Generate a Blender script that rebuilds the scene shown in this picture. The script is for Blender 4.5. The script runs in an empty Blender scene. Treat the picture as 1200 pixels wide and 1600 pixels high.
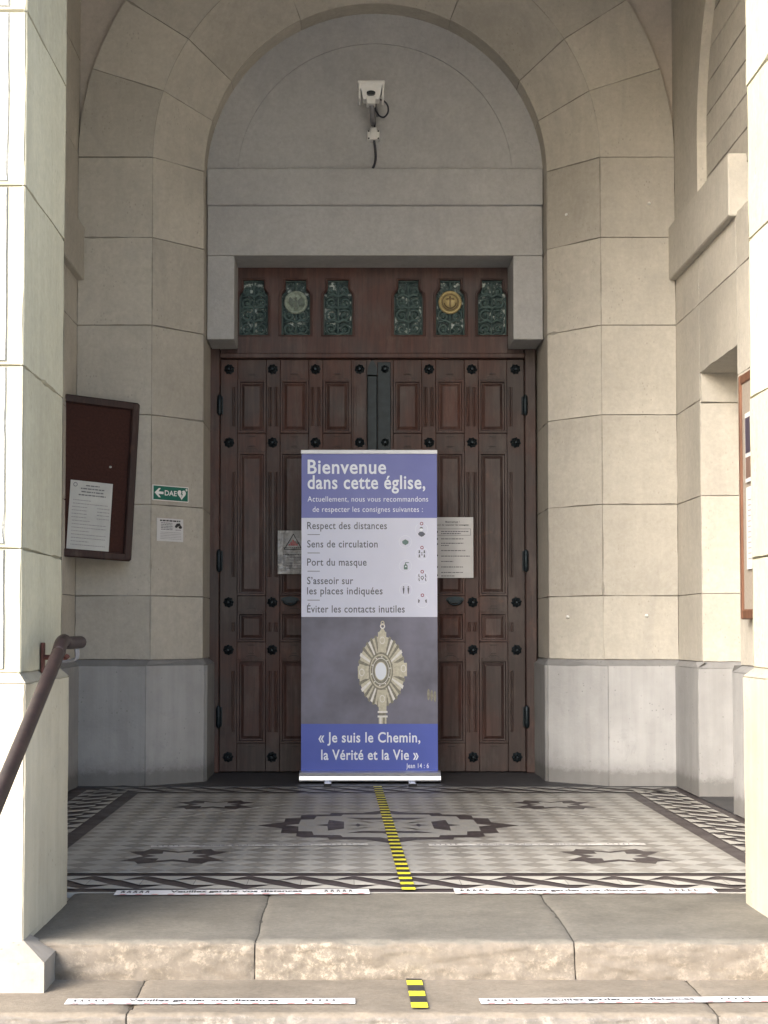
import bpy, math, random
from math import sin, cos, tan, pi, radians, sqrt, atan2, hypot
from mathutils import Vector, Matrix, noise

random.seed(7)
SC = bpy.context.scene
COL = SC.collection

# ------------------------------------------------------------------ camera
F = 2400.0          # focal length in photo pixels (photo 1200 x 1600)
EYE = 0.946         # eye height above the porch floor
TILT = radians(2.5)
VPX, HOR = 541.0, 985.0
PPY = HOR - F * tan(TILT)
cam = bpy.data.cameras.new("camera")
cam.sensor_width = 36.0
cam.lens = F / 1600 * 36
cam.shift_x = (600 - VPX) / 1600
cam.shift_y = (PPY - 800) / 1600
cam.clip_start = 0.05
cam.clip_end = 2000
camo = bpy.data.objects.new("camera", cam)
camo.location = (0, 0, EYE)
camo.rotation_euler = (pi / 2 + TILT, 0, 0)
COL.objects.link(camo)
SC.camera = camo

# ------------------------------------------------------------------ light
SUN_AZ, SUN_EL = radians(37), radians(26)     # to the left behind the camera
world = bpy.data.worlds.new("World")
SC.world = world
world.use_nodes = True
wn = world.node_tree
wn.nodes.clear()
wo = wn.nodes.new("ShaderNodeOutputWorld")
wb = wn.nodes.new("ShaderNodeBackground")
sky = wn.nodes.new("ShaderNodeTexSky")
sky.sky_type = 'NISHITA'
sky.sun_disc = False
sky.sun_elevation = SUN_EL
sky.sun_rotation = atan2(-sin(SUN_AZ), -cos(SUN_AZ))
sky.air_density = 1.0
sky.dust_density = 3.0
sky.ozone_density = 1.0
wb.inputs["Strength"].default_value = 0.15
wn.links.new(sky.outputs[0], wb.inputs[0])
wn.links.new(wb.outputs[0], wo.inputs[0])

sl = bpy.data.lights.new("sun", 'SUN')
sl.energy = 1.85
sl.angle = radians(42)
sl.color = (1.0, 0.985, 0.96)
so = bpy.data.objects.new("sun", sl)
COL.objects.link(so)
sd = Vector((-sin(SUN_AZ) * cos(SUN_EL), -cos(SUN_AZ) * cos(SUN_EL), sin(SUN_EL)))
so.rotation_euler = sd.to_track_quat('Z', 'Y').to_euler()
so.location = sd * 30

SC.view_settings.view_transform = 'Standard'
SC.view_settings.look = 'None'
SC.view_settings.exposure = 2.12
SC.view_settings.gamma = 1.0
SC.render.engine = 'CYCLES'
SC.cycles.max_bounces = 12
SC.cycles.diffuse_bounces = 8

# ------------------------------------------------------------------ measuring helpers
def ray(px, py):
    u = (px - VPX) / F
    v = (PPY - py) / F
    return u, cos(TILT) - v * sin(TILT), sin(TILT) + v * cos(TILT)
def at(px, py, D):
    u, dy, dz = ray(px, py)
    t = D / dy
    return u * t, EYE + dz * t
def X_(px, py, D): return at(px, py, D)[0]
def Z_(py, D): return at(VPX, py, D)[1]
def fl(px, py, z=0.0):
    u, dy, dz = ray(px, py)
    t = (z - EYE) / dz
    return u * t, dy * t
def nz(x, y, z, s=1.0): return noise.noise(Vector((x * s, y * s, z * s)))

# ------------------------------------------------------------------ mesh builder
class MB:
    def __init__(self):
        self.v, self.f, self.m, self.t, self.s = [], [], [], [], []
    def face(self, pts, mat=0, tint=1.0, smooth=False):
        n = len(self.v)
        self.v += [tuple(p) for p in pts]
        self.f.append(tuple(range(n, n + len(pts))))
        self.m.append(mat); self.t.append(tint); self.s.append(smooth)
    def mesh(self, vs, fs, mat=0, tint=1.0, smooth=False):
        n = len(self.v)
        self.v += [tuple(p) for p in vs]
        for q in fs:
            self.f.append(tuple(n + i for i in q))
            self.m.append(mat); self.t.append(tint); self.s.append(smooth)
    def box(self, x0, x1, y0, y1, z0, z1, mat=0, tint=1.0, bev=0.0):
        if bev <= 0:
            vs = [(x, y, z) for x in (x0, x1) for y in (y0, y1) for z in (z0, z1)]
            fs = [(0, 1, 3, 2), (4, 6, 7, 5), (0, 4, 5, 1), (2, 3, 7, 6), (0, 2, 6, 4), (1, 5, 7, 3)]
            self.mesh(vs, fs, mat, tint)
            return
        b = min(bev, (x1 - x0) / 2.1, (y1 - y0) / 2.1, (z1 - z0) / 2.1)
        vs, idx = [], {}
        lo, hi = (x0, y0, z0), (x1, y1, z1)
        for sx in (0, 1):
            for sy in (0, 1):
                for sz in (0, 1):
                    c = (sx, sy, sz)
                    for ax in range(3):
                        p = []
                        for k in range(3):
                            e = hi[k] if c[k] else lo[k]
                            if k != ax: e += (-b if c[k] else b)
                            p.append(e)
                        idx[(c, ax)] = len(vs); vs.append(tuple(p))
        fs = []
        for ax in range(3):
            a, b2 = [k for k in range(3) if k != ax]
            for s in (0, 1):
                q = []
                for (i, j) in ((0, 0), (1, 0), (1, 1), (0, 1)):
                    c = [0, 0, 0]; c[ax] = s; c[a] = i; c[b2] = j
                    q.append(idx[(tuple(c), ax)])
                fs.append(tuple(q if (s == 1) == (ax != 1) else q[::-1]))
        for ax in range(3):                       # edge chamfers
            a, b2 = [k for k in range(3) if k != ax]
            for (i, j) in ((0, 0), (1, 0), (1, 1), (0, 1)):
                c0 = [0, 0, 0]; c0[a] = i; c0[b2] = j
                c1 = list(c0); c1[ax] = 1
                c0, c1 = tuple(c0), tuple(c1)
                fs.append((idx[(c0, a)], idx[(c1, a)], idx[(c1, b2)], idx[(c0, b2)]))
        for sx in (0, 1):
            for sy in (0, 1):
                for sz in (0, 1):
                    c = (sx, sy, sz)
                    fs.append((idx[(c, 0)], idx[(c, 1)], idx[(c, 2)]))
        self.mesh(vs, fs, mat, tint)
    def cells(self, fn, us, vs, gap, depth, du=0.045, dv=0.045, mat=0, tint=None, wob=0.0, amp=0.0012):
        """stone blocks: fn(u, v, h) -> point, joints are V grooves between the cells"""
        for i in range(len(us) - 1):
            for j in range(len(vs) - 1):
                u0, u1, v0, v1 = us[i], us[i + 1], vs[j], vs[j + 1]
                nu = max(1, int(abs(u1 - u0) / du)); nv = max(1, int(abs(v1 - v0) / dv))
                su = 1 if u1 > u0 else -1; sv = 1 if v1 > v0 else -1
                tt = tint if tint is not None else random.uniform(0.86, 1.08)
                hh = random.uniform(-wob, wob); jt = random.uniform(0.6, 0.92)
                base = len(self.v); W = nu + 3
                for b in range(-1, nv + 2):
                    for a in range(-1, nu + 2):
                        fa = min(max(a, 0), nu) / nu; fb = min(max(b, 0), nv) / nv
                        u = u0 + (u1 - u0) * fa; v = v0 + (v1 - v0) * fb
                        out = a < 0 or b < 0 or a > nu or b > nv
                        if out:
                            self.v.append(tuple(fn(u, v, -depth)))
                        else:
                            p = fn(u, v, 0)
                            k = 1 + 1.3 * nz(p[0], p[1], p[2] + 3.1, 9)
                            g = gap * max(0.3, k) + 0.02 * gap / 0.003 * max(0, nz(p[0] + 5, p[1], p[2], 13) - 0.42)
                            if a == 0: u += su * g
                            if a == nu: u -= su * g
                            if b == 0: v += sv * g
                            if b == nv: v -= sv * g
                            h = hh + amp * nz(p[0], p[1], p[2], 5)
                            self.v.append(tuple(fn(u, v, h)))
                for b in range(nv + 2):
                    for a in range(nu + 2):
                        q = base + b * W + a
                        self.f.append((q, q + 1, q + W + 1, q + W))
                        inner = 0 < a < nu + 1 and 0 < b < nv + 1
                        self.m.append(mat); self.t.append(tt if inner else tt * jt); self.s.append(False)
    def prism(self, poly, y0, y1, mat=0, tint=1.0):
        """polygon in x,z pushed from y0 (front) to y1"""
        n = len(poly)
        vs = [(x, y0, z) for x, z in poly] + [(x, y1, z) for x, z in poly]
        fs = [tuple(range(n)), tuple(range(2 * n - 1, n - 1, -1))]
        for i in range(n):
            j = (i + 1) % n
            fs.append((i, n + i, n + j, j))
        self.mesh(vs, fs, mat, tint)
    def tube(self, pts, r, n=8, mat=0, caps=True, closed=False, tint=1.0):
        pts = [Vector(p) for p in pts]
        m = len(pts)
        rings = []
        prev = None
        for i in range(m):
            if closed: d = pts[(i + 1) % m] - pts[i - 1]
            else: d = pts[min(i + 1, m - 1)] - pts[max(i - 1, 0)]
            d.normalize()
            if prev is None:
                up = Vector((0, 0, 1)) if abs(d.z) < 0.9 else Vector((1, 0, 0))
                a = d.cross(up).normalized()
            else:
                a = (prev - d * prev.dot(d)).normalized()
            prev = a
            b = d.cross(a)
            rr = r[i] if isinstance(r, (list, tuple)) else r
            rings.append([pts[i] + a * (rr * cos(2 * pi * k / n)) + b * (rr * sin(2 * pi * k / n)) for k in range(n)])
        vs = [p for ring in rings for p in ring]
        fs = []
        for i in range(m if closed else m - 1):
            i2 = (i + 1) % m
            for k in range(n):
                k2 = (k + 1) % n
                fs.append((i * n + k, i * n + k2, i2 * n + k2, i2 * n + k))
        self.mesh(vs, fs, mat, tint, True)
        if caps and not closed:
            self.face(rings[0][::-1], mat, tint); self.face(rings[-1], mat, tint)
    def disc(self, cx, cz, rx, rz, y, n=24, mat=0, a0=0.0, tint=1.0):
        self.face([(cx + rx * cos(a0 + 2 * pi * k / n), y, cz + rz * sin(a0 + 2 * pi * k / n)) for k in range(n)], mat, tint)
    def ring(self, cx, cz, r0, r1, y, n=24, mat=0, k=1.0):
        for i in range(n):
            a, b = 2 * pi * i / n, 2 * pi * (i + 1) / n
            self.face([(cx + r * cos(t), y, cz + k * r * sin(t)) for r, t in ((r0, a), (r1, a), (r1, b), (r0, b))], mat)
    def lathe_y(self, cx, y, cz, prof, n=20, mat=0, smooth=True):
        """profile (radius, towards viewer) turned round the y axis"""
        vs, fs = [], []
        for r, h in prof:
            vs += [(cx + r * cos(2 * pi * k / n), y - h, cz + r * sin(2 * pi * k / n)) for k in range(n)]
        for i in range(len(prof) - 1):
            for k in range(n):
                k2 = (k + 1) % n
                fs.append((i * n + k, i * n + k2, (i + 1) * n + k2, (i + 1) * n + k))
        self.mesh(vs, fs, mat, 1.0, smooth)
        self.face(vs[-n:], mat)
    def build(self, name, mats, parent=None, origin=(0, 0, 0)):
        me = bpy.data.meshes.new(name)
        ox, oy, oz = origin
        me.from_pydata([(x - ox, y - oy, z - oz) for x, y, z in self.v], [], self.f)
        if not isinstance(mats, (list, tuple)): mats = [mats]
        for mt in mats: me.materials.append(mt)
        me.polygons.foreach_set("material_index", self.m)
        me.polygons.foreach_set("use_smooth", self.s)
        at_ = me.attributes.new("tint", 'FLOAT', 'FACE')
        at_.data.foreach_set("value", self.t)
        me.update()
        ob = bpy.data.objects.new(name, me)
        COL.objects.link(ob)
        if parent is not None: ob.parent = parent
        else: ob.location = origin
        return ob

def empty(name, loc=(0, 0, 0), rot=(0, 0, 0)):
    o = bpy.data.objects.new(name, None)
    o.empty_display_size = 0.1
    o.location = loc
    o.rotation_euler = rot
    COL.objects.link(o)
    return o
def tag(o, label=None, cat=None, group=None, kind=None):
    if label: o["label"] = label
    if cat: o["category"] = cat
    if group: o["group"] = group
    if kind: o["kind"] = kind
    return o

# 2-D outlines and lettering turned into mesh data without operators
def curve_mesh(splines, extrude=0.0, bevel=0.0):
    cu = bpy.data.curves.new("outline", 'CURVE')
    cu.dimensions = '2D'
    cu.fill_mode = 'BOTH'
    cu.extrude = extrude; cu.bevel_depth = bevel; cu.bevel_resolution = 1
    for pts in splines:
        sp = cu.splines.new('POLY')
        sp.points.add(len(pts) - 1)
        for p, (x, y) in zip(sp.points, pts): p.co = (x, y, 0, 1)
        sp.use_cyclic_u = True
    return _to_mesh(cu)
def _to_mesh(cu):
    ob = bpy.data.objects.new("tmp", cu)
    COL.objects.link(ob)
    bpy.context.view_layer.update()
    dg = bpy.context.evaluated_depsgraph_get()
    me = bpy.data.meshes.new_from_object(ob.evaluated_get(dg))
    vs = [tuple(v.co) for v in me.vertices]
    fs = [tuple(p.vertices) for p in me.polygons]
    bpy.data.objects.remove(ob); bpy.data.meshes.remove(me); bpy.data.curves.remove(cu)
    return vs, fs
def text2d(s, bold=0.0, track=1.0):
    cu = bpy.data.curves.new("txt", 'FONT')
    cu.body = s; cu.size = 1.0; cu.space_character = track; cu.offset = bold; cu.resolution_u = 4
    return _to_mesh(cu)
_cap = {}
def cap_height():
    if 'h' not in _cap:
        vs, _ = text2d("H")
        _cap['h'] = max(v[1] for v in vs)
    return _cap['h']
def put_text(mb, s, x0, x1, zb, cap, y, mat=0, bold=0.0, place=None, track=1.0):
    """lettering fitted between x0 and x1 with its baseline at zb"""
    vs, fs = text2d(s, bold, track)
    a = min(v[0] for v in vs); b = max(v[0] for v in vs)
    kx = (x1 - x0) / (b - a); kz = cap / cap_height()
    if place is None: place = lambda u, w: (u, y, w)
    mb.mesh([place(x0 + (v[0] - a) * kx, zb + v[1] * kz) for v in vs], fs, mat)

# ------------------------------------------------------------------ materials
class NT:
    def __init__(self, name, rough=0.8, spec=0.3):
        self.m = bpy.data.materials.new(name)
        self.m.use_nodes = True
        self.t = self.m.node_tree
        self.b = self.t.nodes["Principled BSDF"]
        self.b.inputs["Roughness"].default_value = rough
        self.b.inputs["Specular IOR Level"].default_value = spec
        self.tc = self.t.nodes.new("ShaderNodeTexCoord")
        self.co = self.tc.outputs["Object"]
    def n(self, typ, **kw):
        nd = self.t.nodes.new(typ)
        for k, v in kw.items():
            if k.startswith("i_"):
                key = k[2:]
                nd.inputs[int(key) if key.isdigit() else key].default_value = v
            else: setattr(nd, k, v)
        return nd
    def l(self, a, b): self.t.links.new(a, b)
    def map(self, scale=(1, 1, 1), src=None):
        mp = self.n("ShaderNodeMapping")
        mp.inputs["Scale"].default_value = scale
        self.l(src or self.co, mp.inputs[0])
        return mp.outputs[0]
    def noise(self, scale, detail=6, rough=0.6, co=None, dist=0.0):
        nd = self.n("ShaderNodeTexNoise")
        nd.inputs["Scale"].default_value = scale
        nd.inputs["Detail"].default_value = detail
        nd.inputs["Roughness"].default_value = rough
        nd.inputs["Distortion"].default_value = dist
        self.l(co or self.co, nd.inputs["Vector"])
        return nd.outputs["Fac"]
    def ramp(self, fac, stops):
        r = self.n("ShaderNodeValToRGB")
        e = r.color_ramp.elements
        while len(e) < len(stops): e.new(0.5)
        for el, (p, c) in zip(e, stops):
            el.position = p
            el.color = (c[0], c[1], c[2], 1) if isinstance(c, (tuple, list)) else (c, c, c, 1)
        self.l(fac, r.inputs[0])
        return r.outputs[0]
    def mix(self, fac, a, b, mode='MIX'):
        x = self.n("ShaderNodeMix", data_type='RGBA', blend_type=mode)
        for sock, val in ((x.inputs[0], fac), (x.inputs[6], a), (x.inputs[7], b)):
            if hasattr(val, "is_linked"): self.l(val, sock)
            elif isinstance(val, (int, float)): sock.default_value = val if sock == x.inputs[0] else (val, val, val, 1)
            else: sock.default_value = (*val, 1)
        return x.outputs[2]
    def color(self, c):
        if hasattr(c, "is_linked"): self.l(c, self.b.inputs["Base Color"])
        else: self.b.inputs["Base Color"].default_value = (*c, 1)
        return self
    def tint(self, c, amount=1.0):
        a = self.n("ShaderNodeAttribute", attribute_name="tint")
        return self.mix(amount, c, a.outputs["Fac"], 'MULTIPLY')
    def bump(self, h, strength=0.3, dist=0.01, prev=None):
        bp = self.n("ShaderNodeBump")
        bp.inputs["Strength"].default_value = strength
        bp.inputs["Distance"].default_value = dist
        self.l(h, bp.inputs["Height"])
        if prev is not None: self.l(prev, bp.inputs["Normal"])
        self.l(bp.outputs[0], self.b.inputs["Normal"])
        return bp.outputs[0]

def stone(name, base, var=0.12, bump=0.25, pits=0.0, streak=0.0, rough=0.9, blotch=None, tint=True):
    t = NT(name, rough, 0.2)
    big = t.noise(1.3, 5, 0.6)
    fine = t.noise(38, 6, 0.7)
    lo = tuple(c * (1 - var) for c in base); hi = tuple(min(1, c * (1 + var)) for c in base)
    col = t.ramp(big, [(0.3, lo), (0.7, hi)])
    col = t.mix(0.5, col, t.ramp(fine, [(0.3, 0.70), (0.7, 1.0)]), 'MULTIPLY')
    col = t.mix(0.5, col, t.ramp(t.noise(13, 7, 0.75), [(0.32, 0.80), (0.62, 1.0)]), 'MULTIPLY')
    if blotch:
        mid = t.noise(6.5, 8, 0.72, dist=0.8)
        col = t.mix(t.ramp(mid, [(0.55, 0.0), (0.72, 0.8)]), col, blotch)
    stain = t.noise(2.1, 7, 0.68, co=t.map((1.0, 1.0, 0.55)), dist=1.5)
    col = t.mix(t.ramp(stain, [(0.52, 0.0), (0.60, 0.22), (0.78, 0.5)]), col, tuple(c * f for c, f in zip(base, (0.66, 0.67, 0.70))))
    if streak:
        st = t.noise(1.0, 6, 0.65, co=t.map((16, 16, 0.9)))
        col = t.mix(streak, col, t.ramp(st, [(0.42, 0.55), (0.6, 1.0)]), 'MULTIPLY')
    prev = t.bump(fine, bump * 1.5, 0.006)
    med = t.noise(9, 5, 0.6)
    prev = t.bump(med, bump, 0.012, prev)
    if pits:
        vo = t.n("ShaderNodeTexVoronoi"); vo.inputs["Scale"].default_value = 46
        t.l(t.map((1, 1, 0.6)), vo.inputs["Vector"])
        pm = t.n("ShaderNodeMath", operation='MULTIPLY')
        p1 = t.ramp(vo.outputs["Distance"], [(0.1, 1.0), (0.24, 0.0)])
        p2 = t.ramp(t.noise(5, 3), [(0.52, 0.0), (0.62, 1.0)])
        t.l(p1, pm.inputs[0]); t.l(p2, pm.inputs[1])
        col = t.mix(pm.outputs[0], col, tuple(c * (1 - pits) for c in base))
    if tint: col = t.tint(col)
    t.color(col)
    return t.m

WALLC = (0.535, 0.505, 0.45)
M = {}
M['wall'] = stone("limestone_wall", WALLC, 0.10, 0.26, pits=0.35, streak=0.07, blotch=(0.44, 0.412, 0.36))
M['vault'] = stone("limewash_vault", (0.55, 0.50, 0.45), 0.06, 0.2)
M['tymp'] = stone("tympanum_render", (0.465, 0.466, 0.472), 0.08, 0.45)
M['pier'] = stone("pale_pier_stone", (0.47, 0.45, 0.35), 0.09, 0.2, pits=0.35, streak=0.12)
M['pier_rough'] = stone("pier_bossed_stone", (0.38, 0.38, 0.355), 0.08, 1.0, pits=0.1)
M['ceil'] = stone("ceiling_plaster", (0.4, 0.38, 0.34), 0.06, 0.2)

# plinth stone with grey grime splashed up from the floor in an uneven edge
def plinth_mat(name, base, grime=0.6):
    t = NT(name, 0.9, 0.2)
    big = t.noise(2.2, 6, 0.65); fine = t.noise(42, 6, 0.7)
    col = t.ramp(big, [(0.3, tuple(c * 0.84 for c in base)), (0.7, tuple(c * 1.1 for c in base))])
    st = t.noise(1.0, 6, 0.65, co=t.map((14, 14, 0.8)))
    col = t.mix(0.18, col, t.ramp(st, [(0.42, 0.55), (0.6, 1.0)]), 'MULTIPLY')
    spot = t.noise(5.5, 9, 0.78, dist=0.5)
    col = t.mix(t.ramp(spot, [(0.58, 0.0), (0.74, 0.45)]), col, tuple(c * 0.62 for c in base))
    if grime:
        sx = t.n("ShaderNodeSeparateXYZ"); t.l(t.co, sx.inputs[0])
        add = t.n("ShaderNodeMath", operation='MULTIPLY_ADD'); add.inputs[1].default_value = -0.15; t.l(t.noise(9, 9, 0.8), add.inputs[0]); t.l(sx.outputs[2], add.inputs[2])
        col = t.mix(t.ramp(add.outputs[0], [(0.0, grime), (0.035, grime * .35), (0.09, 0.0)]), col, (0.10, 0.097, 0.092))
    vo = t.n("ShaderNodeTexVoronoi"); vo.inputs["Scale"].default_value = 34; t.l(t.co, vo.inputs["Vector"])
    pm = t.n("ShaderNodeMath", operation='MULTIPLY')
    t.l(t.ramp(vo.outputs["Distance"], [(0.08, 0.8), (0.2, 0.0)]), pm.inputs[0]); t.l(t.ramp(t.noise(7, 4), [(0.5, 0.0), (0.6, 1.0)]), pm.inputs[1])
    col = t.mix(pm.outputs[0], col, tuple(c * 0.5 for c in base))
    t.bump(fine, 0.35, 0.004, t.bump(t.noise(11, 5), 0.35, 0.012))
    t.color(t.tint(col))
    return t.m
M['plinth'] = plinth_mat("grey_plinth_stone", (0.36, 0.36, 0.365))
M['pier_plinth'] = plinth_mat("pale_plinth_stone", (0.42, 0.39, 0.315), 0.0)

M['foot'] = plinth_mat("weathered_foot_stone", (0.27, 0.245, 0.215), 0.0)

def step_mat(name, top, chip):
    t = NT(name, 0.85, 0.25)
    geo = t.n("ShaderNodeNewGeometry")
    sx = t.n("ShaderNodeSeparateXYZ"); t.l(geo.outputs["Normal"], sx.inputs[0])
    flat = t.ramp(sx.outputs[2], [(0.55, 0.0), (0.9, 1.0)])
    big = t.noise(2.5, 6, 0.65); fine = t.noise(60, 5, 0.7); mid = t.noise(27, 9, 0.8, dist=0.15)
    c1 = t.ramp(big, [(0.3, tuple(c * 0.8 for c in top)), (0.72, tuple(c * 1.12 for c in top))])
    c1 = t.mix(0.6, c1, t.ramp(fine, [(0.3, 0.62), (0.7, 1.0)]), 'MULTIPLY')
    c1 = t.mix(0.7, c1, t.ramp(t.noise(9, 8, 0.78), [(0.3, 0.66), (0.6, 1.0)]), 'MULTIPLY')
    c1 = t.mix(t.ramp(t.noise(1.0, 8, 0.78, co=t.map((16, 34, 16))), [(0.635, 0.0), (0.70, 0.6)]), c1, tuple(min(1, c * 1.9) for c in top))
    c2 = t.ramp(mid, [(0.30, tuple(c * 0.5 for c in chip)), (0.47, tuple(c * 0.78 for c in chip)), (0.53, tuple(c * 0.9 for c in chip)), (0.57, tuple(min(1, c * 1.35) for c in chip)), (0.72, tuple(min(1, c * x) for c, x in zip(chip, (1.6, 1.62, 1.6))))])
    c2 = t.mix(t.ramp(t.noise(5, 7, 0.75), [(0.40, 0.0), (0.56, 0.8)]), c2, tuple(c * f for c, f in zip(chip, (0.80, 0.80, 0.82))))
    c2 = t.mix(0.4, c2, t.ramp(fine, [(0.3, 0.7), (0.7, 1.0)]), 'MULTIPLY')
    t.color(t.tint(t.mix(flat, c2, c1)))
    t.bump(fine, 0.35, 0.003, t.bump(mid, 0.35, 0.01))
    return t.m
M['step_up'] = step_mat("worn_grey_step_stone", (0.172, 0.160, 0.138), (0.180, 0.156, 0.128))
M['step_low'] = step_mat("worn_tan_step_stone", (0.225, 0.192, 0.152), (0.170, 0.154, 0.136))

t = NT("plaza_paving", 0.9, 0.2)
t.color(t.ramp(t.noise(1.5, 6), [(0.3, (0.42, 0.405, 0.37)), (0.7, (0.50, 0.485, 0.45))])); M['plaza'] = t.m
t = NT("dark_threshold_slate", 0.55, 0.4)
t.color(t.ramp(t.noise(8, 6), [(0.3, (0.035, 0.036, 0.04)), (0.7, (0.06, 0.06, 0.066))])); t.bump(t.noise(30), 0.2, 0.004); M['slate'] = t.m

def tile(name, base, var=0.1):
    t = NT(name, 0.42, 0.45)
    c = t.ramp(t.noise(3.0, 6, 0.7), [(0.3, tuple(x * (1 - var) for x in base)), (0.7, tuple(x * (1 + var) for x in base))])
    c = t.mix(0.3, c, t.ramp(t.noise(55, 5, 0.7), [(0.3, 0.7), (0.7, 1.0)]), 'MULTIPLY')
    c = t.tint(c)
    r = t.ramp(t.noise(6, 6, 0.7), [(0.3, 0.38), (0.7, 0.6)])
    t.l(r, t.b.inputs["Roughness"])
    t.bump(t.noise(25, 4), 0.08, 0.003)
    t.color(c)
    return t.m
M['t_light'] = tile("pale_floor_tile", (0.355, 0.35, 0.33))
M['t_mid'] = tile("taupe_floor_tile", (0.235, 0.225, 0.205))
M['t_dark'] = tile("dark_floor_tile", (0.048, 0.038, 0.040))
M['t_white'] = tile("cream_floor_tile", (0.41, 0.40, 0.37))

def wood(name, dark, red, sc=1.0):
    t = NT(name, 0.5, 0.4)
    g = t.noise(1.0, 7, 0.65, co=t.map((38, 38, 2.2)), dist=0.6)
    patch = t.noise(1.6, 5, 0.6)
    c = t.ramp(g, [(0.3, tuple(x * 0.55 for x in dark)), (0.7, tuple(x * 1.25 for x in dark))])
    c2 = t.ramp(g, [(0.3, tuple(x * 0.55 for x in red)), (0.7, tuple(x * 1.2 for x in red))])
    c = t.mix(t.ramp(patch, [(0.42, 0.0), (0.62, 0.85)]), c, c2)
    dust = t.noise(1.0, 8, 0.72, co=t.map((9, 9, 3.0)))
    c = t.mix(t.ramp(dust, [(0.52, 0.0), (0.75, 0.32)]), c, (0.17, 0.14, 0.125))
    worn = t.noise(3.1, 6, 0.7, dist=0.6)
    c = t.mix(t.ramp(worn, [(0.62, 0.0), (0.74, 0.5)]), c, (0.16, 0.072, 0.045))
    t.color(t.tint(c))
    t.l(t.ramp(patch, [(0.3, 0.42), (0.7, 0.62)]), t.b.inputs["Roughness"])
    t.bump(g, 0.25, 0.003)
    return t.m
M['wood'] = wood("old_door_oak", (0.049, 0.031, 0.029), (0.092, 0.039, 0.030))
M['wood_rail'] = wood("transom_oak", (0.058, 0.033, 0.032), (0.10, 0.042, 0.034))
M['board_wood'] = wood("board_frame_wood", (0.026, 0.011, 0.011), (0.036, 0.013, 0.011))
M['board_wood2'] = wood("orange_frame_wood", (0.13, 0.062, 0.038), (0.165, 0.072, 0.04))
t = NT("cork_board", 0.85, 0.2)
t.color(t.ramp(t.noise(70, 5, 0.7), [(0.3, (0.034, 0.015, 0.013)), (0.7, (0.058, 0.024, 0.019))])); t.bump(t.noise(120), 0.3, 0.003); M['cork'] = t.m
t = NT("grey_felt", 0.9, 0.2)
t.color(t.ramp(t.noise(60), [(0.3, (0.27, 0.235, 0.20)), (0.7, (0.33, 0.29, 0.25))])); M['felt'] = t.m

def plain(name, c, rough=0.6, spec=0.4, metal=0.0, var=0.12, sc=20):
    t = NT(name, rough, spec)
    t.b.inputs["Metallic"].default_value = metal
    t.color(t.ramp(t.noise(sc, 5), [(0.3, tuple(x * (1 - var) for x in c)), (0.7, tuple(min(1, x * (1 + var)) for x in c))]))
    return t.m
M['iron'] = plain("blackened_iron", (0.014, 0.022, 0.028), 0.45, 0.5, 0.6, 0.4, 40)
M['bronze'] = plain("dark_green_bronze", (0.018, 0.026, 0.031), 0.5, 0.4, 0.3, 0.35, 25)
M['grille'] = plain("green_painted_iron", (0.07, 0.115, 0.112), 0.5, 0.4, 0.2, 0.3, 60)
t = NT("hammered_glass", 0.08, 0.6)
t.color(t.ramp(t.noise(25, 4), [(0.35, (0.03, 0.055, 0.06)), (0.55, (0.075, 0.115, 0.115)), (0.63, (0.55, 0.61, 0.59))]))  # pale flecks in the base colour stand in for glints of light
t.bump(t.noise(36, 3), 0.9, 0.03); M['glass'] = t.m
M['pale_relief'] = plain("pale_green_medallion", (0.26, 0.31, 0.26), 0.5, 0.4, 0.0, 0.45, 45)
M['gold'] = plain("dull_gold", (0.40, 0.32, 0.15), 0.45, 0.5, 0.35, 0.25, 50)
M['gold_dark'] = plain("dark_gold", (0.14, 0.10, 0.045), 0.5, 0.4, 0.3, 0.2, 50)
M['white_plastic'] = plain("off_white_plastic", (0.76, 0.76, 0.75), 0.5, 0.4, 0, 0.06, 25)
M['cable'] = plain("dark_cable", (0.03, 0.032, 0.045), 0.5)
M['grey_metal'] = plain("grey_bracket_metal", (0.20, 0.20, 0.22), 0.5, 0.4, 0.3)
M['lens'] = plain("dark_lens", (0.035, 0.04, 0.045), 0.2, 0.5)
M['alu'] = plain("brushed_aluminium", (0.72, 0.74, 0.80), 0.34, 0.5, 0.85, 0.05, 15)
M['black'] = plain("black_print", (0.02, 0.02, 0.024), 0.6)
M['black_plastic'] = plain("black_plastic", (0.02, 0.02, 0.022), 0.5)
M['white'] = plain("white_print", (0.80, 0.80, 0.80), 0.6, 0.3, 0, 0.03)
M['paper'] = plain("white_paper", (0.60, 0.60, 0.61), 0.8, 0.2, 0, 0.05, 9)
M['paper_grey'] = plain("greyed_paper", (0.52, 0.53, 0.52), 0.8, 0.2, 0, 0.08, 8)
M['ink'] = plain("grey_ink", (0.16, 0.16, 0.18), 0.8)
M['ink_light'] = plain("pale_ink", (0.32, 0.32, 0.34), 0.8)
M['red'] = plain("red_print", (0.45, 0.05, 0.06), 0.6)
M['green'] = plain("safety_green", (0.004, 0.13, 0.095), 0.4, 0.4, 0, 0.08)
M['yellow'] = plain("yellow_tape", (0.66, 0.60, 0.035), 0.5, 0.3, 0, 0.1, 14)
M['tape_white'] = plain("white_vinyl", (0.72, 0.71, 0.72), 0.5, 0.3, 0, 0.06, 14)
t = NT("scuffed_vinyl", 0.6, 0.3)
t.color(t.ramp(t.noise(30, 8, 0.75), [(0.35, (0.36, 0.35, 0.335)), (0.52, (0.56, 0.55, 0.54)), (0.7, (0.70, 0.69, 0.68))])); M['tape_worn'] = t.m
t = NT("tape_residue", 0.7, 0.2)
t.color(t.ramp(t.noise(26, 8, 0.8), [(0.42, (0.42, 0.41, 0.38)), (0.6, (0.66, 0.65, 0.62))])); M['residue'] = t.m
t = NT("rusted_pipe", 0.48, 0.4)
t.b.inputs["Metallic"].default_value = 0.25
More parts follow.
